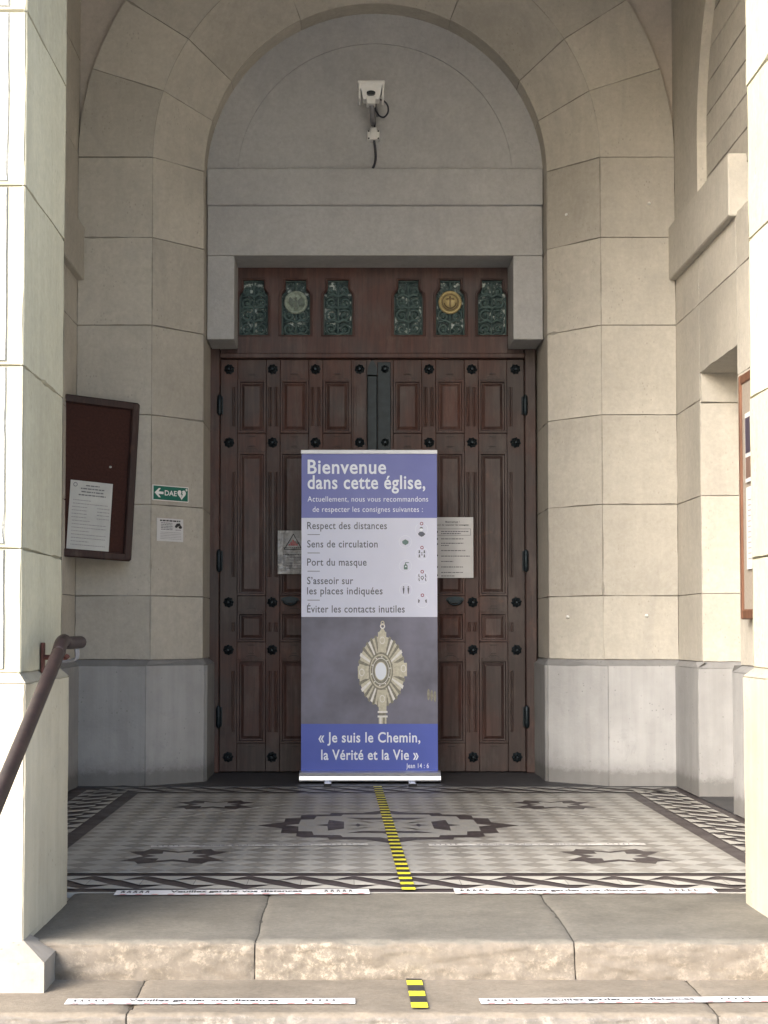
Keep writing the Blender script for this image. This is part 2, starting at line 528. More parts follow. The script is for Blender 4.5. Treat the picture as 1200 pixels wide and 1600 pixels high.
t.color(t.ramp(t.noise(18, 8, 0.7), [(0.3, (0.014, 0.010, 0.011)), (0.6, (0.028, 0.018, 0.018)), (0.75, (0.055, 0.027, 0.021))])); t.bump(t.noise(60), 0.2, 0.002); M['pipe'] = t.m
M['rust'] = plain("rusty_plate", (0.085, 0.032, 0.026), 0.7, 0.3, 0.2, 0.4, 40)
t = NT("clear_sleeve", 0.16, 0.6)
t.color(t.ramp(t.noise(14, 6, 0.7), [(0.3, (0.20, 0.205, 0.215)), (0.65, (0.36, 0.365, 0.37))])); t.bump(t.noise(30, 3), 0.8, 0.01); M['sleeve'] = t.m

# ------------------------------------------------------------------ main dimensions
AX = 0.187                    # axis of the doorway
D_A, D_S, D_T, D_DOOR = 9.40, 9.70, 9.87, 10.21
R_W, R_O, R_I, R_P = 1.848, 1.385, 1.094, 0.897
Z_SPR = Z_(268, D_S)
COURSE = [Z_(y, D_A) for y in (1031, 931, 788, 648, 508, 371)] + [Z_SPR]
PLT = Z_(1040, D_A - 0.04)    # top of the upright face of the plinth
Z_TOP = 6.0
PIER0, PIER1 = 4.70, 5.37
XR, XL = AX + R_W, AX - R_W

# ================================================================== the church porch
porch = empty("church_porch", (AX, 9.4, 0))
tag(porch, "pale limestone church porch with round arch over studded wooden double door", "porch")
PO = (AX, 9.4, 0)
def part(mb, name, mats, label=None):
    o = mb.build(name, mats, porch, PO)
    if label: o["label"] = label
    return o

# ---- wall beside the door: flat face and splay, both sides, with the arch rings
for s in (1, -1):
    mb = MB()
    flatf = lambda u, v, h, s=s: (AX + s * u, D_A - h, v)
    mb.cells(flatf, [R_O, R_W], COURSE, 0.0035, 0.010, wob=0.001)
    L = hypot(R_O - R_I, D_S - D_A)
    nx, ny = (R_O - R_I) / L, (D_S - D_A) / L
    def splay(u, v, h, s=s):
        return (AX + s * (R_O - nx * u - ny * h), D_A + ny * u - nx * h, v)
    mb.cells(splay, [0, L], COURSE, 0.0035, 0.010, wob=0.001)
    jamb = lambda u, v, h, s=s: (AX + s * (R_I - h), D_S + u, v)
    mb.cells(jamb, [0, D_DOOR + 0.1 - D_S], COURSE, 0.003, 0.008)
    part(mb, "door_jamb", M['wall'])

THET = [0, 17.5, 32.5, 64, 116, 147.5, 162.5, 180]
TH = [radians(a) for a in THET]
mb = MB()
ringf = lambda u, v, h: (AX + v * cos(u), D_A - h, Z_SPR + v * sin(u))
for i in range(len(TH) - 1):
    mb.cells(ringf, [TH[i], TH[i + 1]], [R_O, R_W], 0.0018, 0.006, du=0.03, wob=0.001)
    def cone(u, v, h):
        r = R_O - nx * v - ny * h
        return (AX + r * cos(u), D_A + ny * v - nx * h, Z_SPR + r * sin(u))
    mb.cells(cone, [TH[i], TH[i + 1]], [0, L], 0.0018, 0.006, du=0.03, wob=0.001)
    sof = lambda u, v, h: (AX + (R_I - h) * cos(u), D_S + v, Z_SPR + (R_I - h) * sin(u))
    mb.cells(sof, [TH[i], TH[i + 1]], [0, D_T + 0.02 - D_S], 0.002, 0.004, du=0.03)
# outer edge of the proud ring
n = 72
for i in range(n):
    a, b = pi * i / n, pi * (i + 1) / n
    mb.face([(AX + R_W * cos(a), D_A + 0.012, Z_SPR + R_W * sin(a)), (AX + R_W * cos(b), D_A + 0.012, Z_SPR + R_W * sin(b)),
             (AX + R_W * cos(b), D_A + 0.06, Z_SPR + R_W * sin(b)), (AX + R_W * cos(a), D_A + 0.06, Z_SPR + R_W * sin(a))])
part(mb, "arch", M['wall'])

# spandrels above the arch ring
mb = MB()
for i in range(n):
    a, b = pi * i / n, pi * (i + 1) / n
    mb.face([(AX + R_W * cos(t_), D_A + 0.05, Z_SPR + R_W * sin(t_)) for t_ in (a, b)] +
            [(AX + R_W * cos(b), D_A + 0.05, Z_TOP), (AX + R_W * cos(a), D_A + 0.05, Z_TOP)])
part(mb, "spandrel", M['vault'])

# plinth along the door wall, with its weathered chamfer
mb = MB()
PZ = [0.0, PLT]
def band(p0, p1, z0, z1, n2, cut=None):
    d = Vector((p1[0] - p0[0], p1[1] - p0[1], 0)); LL = d.length; d.normalize()
    fn = lambda u, v, h: (p0[0] + d.x * u + n2[0] * h, p0[1] + d.y * u + n2[1] * h, v)
    mb.cells(fn, [0, LL] if not cut else [0] + cut + [LL], [z0, z1], 0.003, 0.006, wob=0.0008, amp=0.002)
for s in (1, -1):
    mb = MB()
    out = 0.042
    pts_p = [(AX + s * (R_W + 0.1), D_A - out), (AX + s * (R_O + out * 0.5), D_A - out), (AX + s * (R_I - out * 0.0 - 0.018), D_S - out * 1.45), (AX + s * (R_I - 0.034), D_S - 0.03), (AX + s * (R_I - 0.034), D_DOOR + 0.1)]
    pts_s = [(AX + s * (R_W + 0.1), D_A + 0.02), (AX + s * R_O, D_A + 0.02), (AX + s * R_I, D_S + 0.02), (AX + s * R_I, D_S + 0.02), (AX + s * (R_I + 0.02), D_DOOR + 0.1)]
    for i in range(4):
        p0, p1 = pts_p[i], pts_p[i + 1]
        dx, dy = p1[0] - p0[0], p1[1] - p0[1]
        LL = hypot(dx, dy)
        if LL < 1e-4: continue
        nn = (dy / LL, -dx / LL)
        if nn[1] > 0 or (abs(nn[1]) < 1e-6 and nn[0] * s > 0): nn = (-nn[0], -nn[1])
        band(p0, p1, 0.0, PLT, nn)
        q0, q1 = pts_s[i], pts_s[i + 1]
        mb.face([(p0[0], p0[1], PLT), (p1[0], p1[1], PLT), (q1[0], q1[1], COURSE[0] + 0.004), (q0[0], q0[1], COURSE[0] + 0.004)], 0, 0.72)
    part(mb, "plinth", M['plinth'])

# tympanum with its incised inner arch
mb = MB()
ZC1 = Z_(263, D_T - 0.03); ZC0 = Z_(320, D_T - 0.03)
N = 60
for i in range(N):
    a, b = pi * i / N, pi * (i + 1) / N
    c = [(cos(x), sin(x)) for x in (a, b)]
    def P(k, r, y): return (AX + r * c[k][0], y, Z_SPR + r * c[k][1])
    mb.face([P(0, R_P, D_T), P(0, R_I + 0.02, D_T), P(1, R_I + 0.02, D_T), P(1, R_P, D_T)])
    mb.face([P(0, R_P, D_T), P(1, R_P, D_T), P(1, R_P, D_T + 0.010), P(0, R_P, D_T + 0.010)], 0, 0.8)
    mb.face([P(0, 0, D_T + 0.010), P(0, R_P, D_T + 0.010), P(1, R_P, D_T + 0.010)])
part(mb, "tympanum", M['tymp'])

# cornice band and lintel with two corbels
mb = MB()
lx0, lx1 = AX - R_I + 0.006, AX + R_I - 0.006
ox0, ox1 = X_(366, 460, D_T), X_(802, 460, D_T)
Z_OP = Z_(399, D_T); Z_CB = Z_(530, D_T)
yb = D_DOOR + 0.12
mb.box(lx0, lx1, D_T - 0.035, yb, ZC0, ZC1, bev=0.006)
part(mb, "cornice", M['tymp'])
mb = MB()
mb.box(lx0, lx1, D_T, yb, Z_OP, ZC0 + 0.004, bev=0.003)
part(mb, "lintel", M['tymp'])
for xa, xb in ((lx0, ox0), (ox1, lx1)):
    mb = MB()
    mb.box(xa, xb, D_T + 0.0025, yb, Z_CB, Z_OP - 0.002, bev=0.004)
    part(mb, "corbel", M['tymp'])

# ---- side walls: pilaster, blind niche, jutting ledge, shallow arched recess above
ZJ = COURSE[:-1] + [Z_SPR]
Z_L0, Z_L1 = Z_(438, D_A), Z_(355, D_A)
NIC0, NIC1, Z_NIC = 7.94, 8.79, Z_(583, 8.79)
def side_wall(s):
    mb = MB()
    xw = AX + s * R_W
    face = lambda u, v, h: (xw - s * h, u, v)
    low = [z for z in ZJ if z < Z_L0 - 0.1] + [Z_L0 + 0.02]
    if s < 0:                      # plain wall on the left
        mb.cells(face, [PIER1 - 0.1, 6.3, 7.4, 8.5, D_A + 0.08], low + [3.9, 4.5, 5.1, 5.6, Z_TOP], 0.003, 0.008)
        part(mb, "side_wall", M['wall'])
        mb = MB()
        xa, xb = sorted((AX + s * (R_W - 0.042), AX + s * (R_W + 0.12)))
        mb.box(xa, xb, 7.92, D_A + 0.03, Z_L0, Z_L1, bev=0.006)
        part(mb, "ledge", M['wall'])
        mb = MB()
        xp = xw + 0.035
        mb.cells(lambda u, v, h: (xp + h, u, v), [PIER1 - 0.1, 6.9, 8.2, D_A + 0.02], [0, PLT], 0.003, 0.006, amp=0.002)
        mb.face([(xp, PIER1 - 0.1, PLT), (xp, D_A + 0.02, PLT), (xw - 0.01, D_A + 0.02, COURSE[0]), (xw - 0.01, PIER1 - 0.1, COURSE[0])], 0, 0.75)
        part(mb, "plinth", M['plinth'])
        return
    mb.cells(face, [NIC1, D_A + 0.08], low, 0.003, 0.008)
    mb.cells(face, [PIER1 - 0.1, 6.2, NIC0], low, 0.003, 0.008)
    top = [Z_NIC] + [z for z in ZJ if Z_NIC + 0.1 < z < Z_L0 - 0.1] + [Z_L0 + 0.02]
    mb.cells(face, [NIC0, NIC1], top, 0.003, 0.008)
    # niche: far and near reveals, soffit, back
    dp = 0.36
    z628 = Z_(629, NIC1)
    rev = [COURSE[0]] + [z for z in ZJ if 0.9 < z < z628 - 0.1] + [z628]
    far = lambda u, v, h: (xw + s * u, NIC1 - h, v)
    near = lambda u, v, h: (xw + s * u, NIC0 + h, v)
    mb.cells(far, [0, dp], rev, 0.003, 0.008)
    mb.cells(lambda u, v, h: (xw + s * u, NIC1 - 0.012 - h, v), [0.004, dp], [z628, Z_NIC + 0.02], 0.003, 0.006)
    mb.face([(xw + s * 0.004, NIC1, z628), (xw + s * dp, NIC1, z628), (xw + s * dp, NIC1 - 0.012, z628), (xw + s * 0.004, NIC1 - 0.012, z628)])
    mb.cells(near, [0, dp], rev + [Z_NIC], 0.003, 0.008)
    mb.face([(xw, NIC0, Z_NIC), (xw, NIC1, Z_NIC), (xw + s * dp, NIC1, Z_NIC), (xw + s * dp, NIC0, Z_NIC)])
    mb.cells(lambda u, v, h: (xw + s * (dp - h), u, v), [NIC0, NIC1], [0] + rev + [Z_NIC + 0.02], 0.003, 0.008)
    # upper wall with shallow arched recess
    ac, ar, zs, rc = 7.6, 1.2, Z_SPR - 0.1, 0.055
    ys = [PIER1 - 0.1, ac - ar] + [ac - ar * cos(pi * k / 40) for k in range(1, 40)] + [ac + ar, D_A + 0.08]
    for i in range(len(ys) - 1):
        y0, y1 = ys[i], ys[i + 1]
        zz = []
        for y in (y0, y1):
            q = ar * ar - (y - ac) ** 2
            zz.append(zs + sqrt(max(q, 0)) if abs(y - ac) <= ar + 1e-6 and 0 < i < len(ys) - 2 else Z_L1 - 0.05)
        mb.face([(xw, y0, zz[0]), (xw, y1, zz[1]), (xw, y1, Z_TOP), (xw, y0, Z_TOP)], 0, 0.98)
        if 0 < i < len(ys) - 2:
            mb.face([(xw, y0, zz[0]), (xw, y1, zz[1]), (xw + s * rc, y1, zz[1]), (xw + s * rc, y0, zz[0])], 0, 1.05)
    for yy in (ac - ar, ac + ar):
        mb.face([(xw, yy, Z_L1 - 0.05), (xw + s * rc, yy, Z_L1 - 0.05), (xw + s * rc, yy, zs), (xw, yy, zs)], 0, 1.1)
    zr = [Z_L1 - 0.05 + 0.18 * k for k in range(10)]
    mb.cells(lambda u, v, h: (xw + s * (rc - h), u, v), [ac - ar - 0.05, ac, ac + ar + 0.05], zr, 0.005, 0.008)
    part(mb, "side_wall", M['wall'])
    # ledge
    mb = MB()
    xa, xb = sorted((AX + s * (R_W - 0.042), AX + s * (R_W + 0.12)))
    mb.box(xa, xb, 7.92, D_A + 0.03, Z_L0, Z_L1, bev=0.006)
    part(mb, "ledge", M['wall'])
    # plinth of the side wall
    mb2 = MB()
    xp = xw - s * 0.035
    pl = lambda u, v, h: (xp - s * h, u, v)
    pcs = [(NIC1 - 0.035, D_A + 0.02), (PIER1 - 0.1, NIC0 + 0.035)]
    for a, b in pcs:
        mb2.cells(pl, [a, b], [0, PLT], 0.003, 0.006, amp=0.002)
        mb2.face([(xp, a, PLT), (xp, b, PLT), (xw + s * 0.01, b, COURSE[0]), (xw + s * 0.01, a, COURSE[0])], 0, 0.75)
    mb2.cells(lambda u, v, h: (xp + s * u, NIC1 - 0.035 - h, v), [0, dp], [0, PLT], 0.003, 0.006)
    mb2.face([(xp, NIC1 - 0.035, PLT), (xp + s * dp, NIC1 - 0.035, PLT), (xp + s * dp, NIC1 + 0.01, COURSE[0]), (xp, NIC1 + 0.01, COURSE[0])], 0, 0.75)
    mb2.cells(lambda u, v, h: (xp + s * u, NIC0 + 0.035 + h, v), [0, dp], [0, PLT], 0.003, 0.006)
    mb2.face([(xp, NIC0 + 0.035, PLT), (xp + s * dp, NIC0 + 0.035, PLT), (xp + s * dp, NIC0 - 0.01, COURSE[0]), (xp, NIC0 - 0.01, COURSE[0])], 0, 0.75)
    part(mb2, "plinth", M['plinth'])
side_wall(1)
side_wall(-1)

# ---- front piers and the wall and arch above them
pz = [Z_(y, PIER0) for y in (1052, 857, 571, 290, 17)]
pz += [pz[-1] + 0.555, pz[-1] + 1.11]
def pier(s, xs, xpl, xout, z_base):
    mb = MB()
    inner = lambda u, v, h: (xs - s * h, u, v)
    mb.cells(inner, [PIER0, PIER1], pz, 0.004, 0.010, wob=0.002, amp=0.002)
    W = 0.052
    front = lambda u, v, h: (xs + s * u, PIER0 - h, v)
    mb.cells(front, [0, abs(xout - xs)], pz, 0.004, 0.010, wob=0.001)
    for j in range(len(pz) - 1):                    # bossed field inside a smooth drafted margin
        mb.cells(lambda u, v, h: (xs + s * u, PIER0 - 0.006 - h, v), [W, abs(xout - xs)], [pz[j] + 0.012, pz[j + 1] - 0.004], 0.004, 0.006, du=0.05, dv=0.05, amp=0.004, mat=1)
    back = lambda u, v, h: (xs + s * u, PIER1 + h, v)
    mb.cells(back, [0, abs(xout - xs)], pz, 0.004, 0.010)
    part(mb, "pier", [M['pier'], M['pier_rough']])
    mb = MB()
    zt = pz[0]
    zp = Z_(1067, PIER0)
    f0 = PIER0 - 0.03
    mb.cells(lambda u, v, h: (xpl - s * h, u, v), [f0, PIER1 + 0.03], [z_base, zp], 0.004, 0.006, amp=0.003)
    mb.cells(lambda u, v, h: (xpl + s * u, f0 - h, v), [0, abs(xout - xpl)], [z_base, zp], 0.004, 0.006, amp=0.003)
    mb.cells(lambda u, v, h: (xpl + s * u, PIER1 + 0.03 + h, v), [0, abs(xout - xpl)], [z_base, zp], 0.004, 0.006)
    a, b = (xpl, f0), (xs + s * 0.01, PIER0 + 0.01)
    mb.face([(a[0], f0, zp), (a[0], PIER1 + 0.03, zp), (b[0], PIER1 - 0.01, zt + 0.005), (b[0], b[1], zt + 0.005)], 0, 0.8)
    mb.face([(a[0], f0, zp), (xout, f0, zp), (xout, b[1], zt + 0.005), (b[0], b[1], zt + 0.005)], 0, 0.8)
    mb.face([(a[0], PIER1 + 0.03, zp), (xout, PIER1 + 0.03, zp), (xout, PIER1 - 0.01, zt + 0.005), (b[0], PIER1 - 0.01, zt + 0.005)], 0, 0.8)
    part(mb, "pier_plinth", M['pier_plinth'])
    # chamfered foot standing on the lower step
    mb = MB()
    xf = xpl - s * 0.085
    zb, zc, zt2 = -0.118, -0.03, 0.012
    y0 = 4.56
    prof = [(y0, zb), (y0, zc), (f0 + 0.004, zt2), (f0 + 0.3, zt2), (f0 + 0.3, zb)]
    for i in range(3):
        (ya, za), (yb_, zb_) = prof[i], prof[i + 1]
        xa = [xf, xf, xpl, xpl][i]; xb = [xf, xf, xpl, xpl][i + 1]
        mb.face([(xa, ya, za), (xout, ya, za), (xout, yb_, zb_), (xb, yb_, zb_)])
    mb.face([(xf, y0, zb), (xf, y0, zc), (xf, f0 + 0.1, zc), (xf, f0 + 0.1, zb)])
    mb.face([(xf, y0, zc), (xpl, f0 + 0.004, zt2), (xpl, f0 + 0.1, zt2), (xf, f0 + 0.1, zc)])
    part(mb, "pier_foot", M['foot'])
xsl, xpl_l = X_(34, 900, PIER0), X_(41, 1300, PIER0)
xsr, xpl_r = X_(1171.5, 600, PIER1), X_(1166, 1200, PIER1)
pier(-1, xsl, xpl_l, -2.6, -0.01)
pier(1, xsr, xpl_r, 3.8, -0.01)

mb = MB()
zs = pz[-1]
fc, fr = (xsl + xsr) / 2, (xsr - xsl) / 2
ztop = zs + fr + 0.9
xs_ = [-2.6] + [fc - fr * cos(pi * k / 32) for k in range(33)] + [3.8]
for i in range(len(xs_) - 1):
    x0, x1 = xs_[i], xs_[i + 1]
    zz = [zs + sqrt(max(0, fr * fr - (x - fc) ** 2)) if abs(x - fc) <= fr else zs for x in (x0, x1)]
    for y in (PIER0, PIER1):
        mb.face([(x0, y, zz[0]), (x1, y, zz[1]), (x1, y, ztop), (x0, y, ztop)])
    mb.face([(x0, PIER0, zz[0]), (x1, PIER0, zz[1]), (x1, PIER1, zz[1]), (x0, PIER1, zz[0])])
part(mb, "front_arch", M['pier'])
mb = MB()
mb.face([(XL - 0.3, PIER1, Z_TOP - 0.05), (XR + 0.3, PIER1, Z_TOP - 0.05), (XR + 0.3, D_A + 0.3, Z_TOP - 0.05), (XL - 0.3, D_A + 0.3, Z_TOP - 0.05)])
mb.box(-2.3, 3.8, PIER1, D_DOOR + 0.6, Z_TOP + 0.3, Z_TOP + 0.5)
mb.box(-2.3, XL - 0.45, PIER1, D_DOOR + 0.6, 0, Z_TOP + 0.5)
mb.box(XR + 0.5, 3.8, PIER1, D_DOOR + 0.6, 0, Z_TOP + 0.5)
mb.box(-2.3, 3.8, D_DOOR + 0.45, D_DOOR + 0.6, 0, Z_TOP + 0.5)
part(mb, "ceiling", M['ceil'])

# ---- the door
CX = X_(582, 900, D_DOOR)
K = D_DOOR / F
def dx(px): return CX + (px - 582) * K
def dz(py): return Z_(py, D_DOOR + 0.03)
zb_door = 0.004
Z_LT = dz(561)                 # top of leaves
mb = MB()
f0, f1 = dx(325), dx(839)
mb.box(f0, dx(342.5), D_DOOR, D_DOOR + 0.14, zb_door, Z_CB + 0.012, bev=0.006)
part(mb, "door_frame", M['wood'])
mb = MB()
mb.box(dx(821.5), f1, D_DOOR, D_DOOR + 0.14, zb_door, Z_CB + 0.012, bev=0.006)
part(mb, "door_frame", M['wood'])

# transom with bottle-shaped openings
mb = MB()
tz1, tz0 = dz(418), dz(560)
cent = [395, 461.5, 528, 639, 705, 771]
def bottle(c, k=1.0):
    w, nw = 23.5 * k, 17 * k
    px = [(c - w, 526), (c - w, 466), (c - w * 0.95, 459), (c - nw, 453), (c - nw, 438), (c + nw, 438), (c + nw, 453), (c + w * 0.95, 459), (c + w, 466), (c + w, 526)]
    return [(dx(a), dz(b)) for a, b in px]
outer = [(f0 + 0.19, tz0), (f1 - 0.19, tz0), (f1 - 0.19, tz1 + 0.06), (f0 + 0.19, tz1 + 0.06)]
vs, fs = curve_mesh([outer] + [bottle(c) for c in cent], 0.028, 0.004)
mb.mesh([(v[0], D_DOOR + 0.03 - v[2], v[1]) for v in vs], fs)
mb.box(f0 + 0.075, f1 - 0.075, D_DOOR - 0.012, D_DOOR + 0.1, dz(561), dz(553), bev=0.005)      # rail moulding over the leaves
mb.box(dx(343.5), f0 + 0.2, D_DOOR + 0.012, D_DOOR + 0.1, dz(553), dz(530), bev=0.003)
mb.box(f1 - 0.2, dx(820.5), D_DOOR + 0.012, D_DOOR + 0.1, dz(553), dz(530), bev=0.003)
for c in cent:                                      # moulded lip round each opening
    b = [(x, D_DOOR - 0.006, z) for x, z in bottle(c, 1.09)]
    mb.tube(b, 0.007, 6, closed=True)
transom = part(mb, "transom", M['wood_rail'])

def spiral(cx, cz, r0, a0, turns, y, sx=1, sz=1, n=16):
    return [(cx + sx * r0 * (1 - 0.72 * k / n) * cos(a0 + turns * 2 * pi * k / n), y, cz + sz * r0 * (1 - 0.72 * k / n) * sin(a0 + turns * 2 * pi * k / n)) for k in range(n + 1)]
ygr = D_DOOR + 0.035
for i, c in enumerate(cent):
    g = MB()
    zlow, zhigh = dz(526), dz(438)
    xc = dx(c); hw = 21 * K
    g.face([(xc - hw * 1.2, D_DOOR + 0.055, zlow - 0.02), (xc + hw * 1.2, D_DOOR + 0.055, zlow - 0.02), (xc + hw * 1.2, D_DOOR + 0.055, zhigh + 0.02), (xc - hw * 1.2, D_DOOR + 0.055, zhigh + 0.02)])
    g.build("pane", M['glass'], transom, PO)
    g = MB()
    H = zhigh - zlow
    g.tube([(xc, ygr, zlow), (xc, ygr, zhigh)], 0.007, 6)
    for zz in (0.01, 0.98): g.tube([(xc - hw * 1.1, ygr, zlow + zz * H), (xc + hw * 1.1, ygr, zlow + zz * H)], 0.007, 6)
    for s in (1, -1):
        g.tube([(xc + s * hw * 1.05, ygr, zlow), (xc + s * hw * 1.05, ygr, zlow + H * 0.7)], 0.006, 6)
        for (fz, rr, a0, tn) in ((0.14, 0.040, -2.3, 1.25), (0.37, 0.042, 2.2, -1.25), (0.6, 0.038, -2.2, 1.2), (0.8, 0.028, 2.0, -1.2)):
            if i in (1, 4) and fz > 0.5: continue
            zc_ = zlow + fz * H
            g.tube(spiral(xc + s * hw * 0.50, zc_, rr, a0 if s > 0 else a0, tn, ygr, s, 1), 0.0075, 6)
            g.lathe_y(xc + s * hw * 0.50, ygr + 0.004, zc_, [(0.013, 0), (0.011, 0.008), (0.004, 0.012)], 8)
        for fz in (0.02, 0.25, 0.5, 0.7):
            g.tube([(xc, ygr, zlow + fz * H), (xc + s * hw * 0.35, ygr, zlow + (fz + 0.05) * H), (xc + s * hw * 0.9, ygr, zlow + (fz - 0.0) * H)], [0.008, 0.011, 0.003], 6)
    g.build("window_grille", M['grille'], transom, PO)
    if i in (1, 4):
        zc_ = dz(473)
        g = MB()
        R = 18.5 * K
        g.lathe_y(xc, ygr - 0.004, zc_, [(R, 0), (R, 0.012), (R * 0.93, 0.018), (R * 0.78, 0.018), (R * 0.74, 0.010), (R * 0.02, 0.012)], 28)
        yf = ygr - 0.022
        if i == 4:
            g.ring(xc, zc_, R * 0.62, R * 0.72, yf, 28, 1)
            g.prism([(xc - R * .07, zc_ - R * .5), (xc + R * .07, zc_ - R * .5), (xc + R * .07, zc_ + R * .28), (xc - R * .07, zc_ + R * .28)], yf - 0.004, yf + 0.006, 1)
            g.prism([(xc - R * .36, zc_ + R * .2), (xc - R * .3, zc_ + R * .34), (xc + R * .3, zc_ + R * .34), (xc + R * .36, zc_ + R * .2), (xc + R * .1, zc_ + R * .26), (xc - R * .1, zc_ + R * .26)], yf - 0.005, yf + 0.006, 1)
            g.lathe_y(xc, yf + 0.004, zc_ + R * .44, [(R * .1, 0), (R * .07, 0.008)], 10, 1)
            g.tube([(xc + R * .5 * cos(a), yf, zc_ - R * .05 + R * .45 * sin(a)) for a in [pi + pi * k / 10 for k in range(11)]], 0.004, 6, 1)
            o = g.build("medallion", [M['gold'], M['gold_dark']], transom, PO)
            o["label"] = "round gold medallion with a raised anchor-like cross"
        else:
            body = [(-.16, -.6), (.2, -.6), (.14, -.2), (.12, .12), (.05, .22), (-.08, .22), (-.14, .1), (-.12, -.2)]
            g.prism([(xc + R * a, zc_ + R * b) for a, b in body], yf - 0.004, yf + 0.006, 1)
            g.lathe_y(xc, yf + 0.004, zc_ + R * .34, [(R * .12, 0), (R * .08, 0.009)], 10, 1)
            for s in (1, -1):
                w = [(.12, .1), (.5, .45), (.62, .2), (.55, -.2), (.3, -.35), (.16, -.1)]
                g.prism([(xc + s * R * a, zc_ + R * b) for a, b in w], yf - 0.002 - 0.002 * (s > 0), yf + 0.006, 1)
            o = g.build("medallion", [M['pale_relief'], plain('grey_green_relief', (0.11, 0.14, 0.12), 0.5, 0.4, 0, 0.3, 45)], transom, PO)
            o["label"] = "round pale green medallion with a robed winged figure in relief"

# leaves
ROWS = [(593, 677), (706, 931), (956, 1003), (1030, 1161)]
COLS = [(33, 78), (100, 145), (167, 212)]
STUDX = [20, 89.5, 157, 225.5]
STUDY = [577, 691.5, 941, 1015.5, 1183]
YL = D_DOOR + 0.030           # front of stiles and rails
def crest(mb, xa, xb, z, up, y0, y1):
    w = xb - xa; xm = (xa + xb) / 2
    pr = [(-.5, 0), (-.5, .2), (-.36, .2), (-.33, .45), (-.2, .5), (-.16, .8), (-.07, 1.0), (.07, 1.0), (.16, .8), (.2, .5), (.33, .45), (.36, .2), (.5, .2), (.5, 0)]
    pts = [(xm + a * w, z + up * b) for a, b in pr]
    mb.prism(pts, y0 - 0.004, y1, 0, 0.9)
    c_ = z + up * .45
    mb.prism([(xm + (x - xm) * 1.05, c_ + (q - c_) * 1.35) for x, q in pts], YL + 0.0004, y1, 0, 0.3)  # dark backing outline: shade of the undercut round the crest put into the tint
    zz = z + up * 1.5
    mb.prism([(xm - w * .12, zz), (xm + w * .12, zz), (xm + w * .08, zz + up * .3), (xm - w * .08, zz + up * .3)], y0 + 0.002, y1, 0, 0.6)
stud_me = None
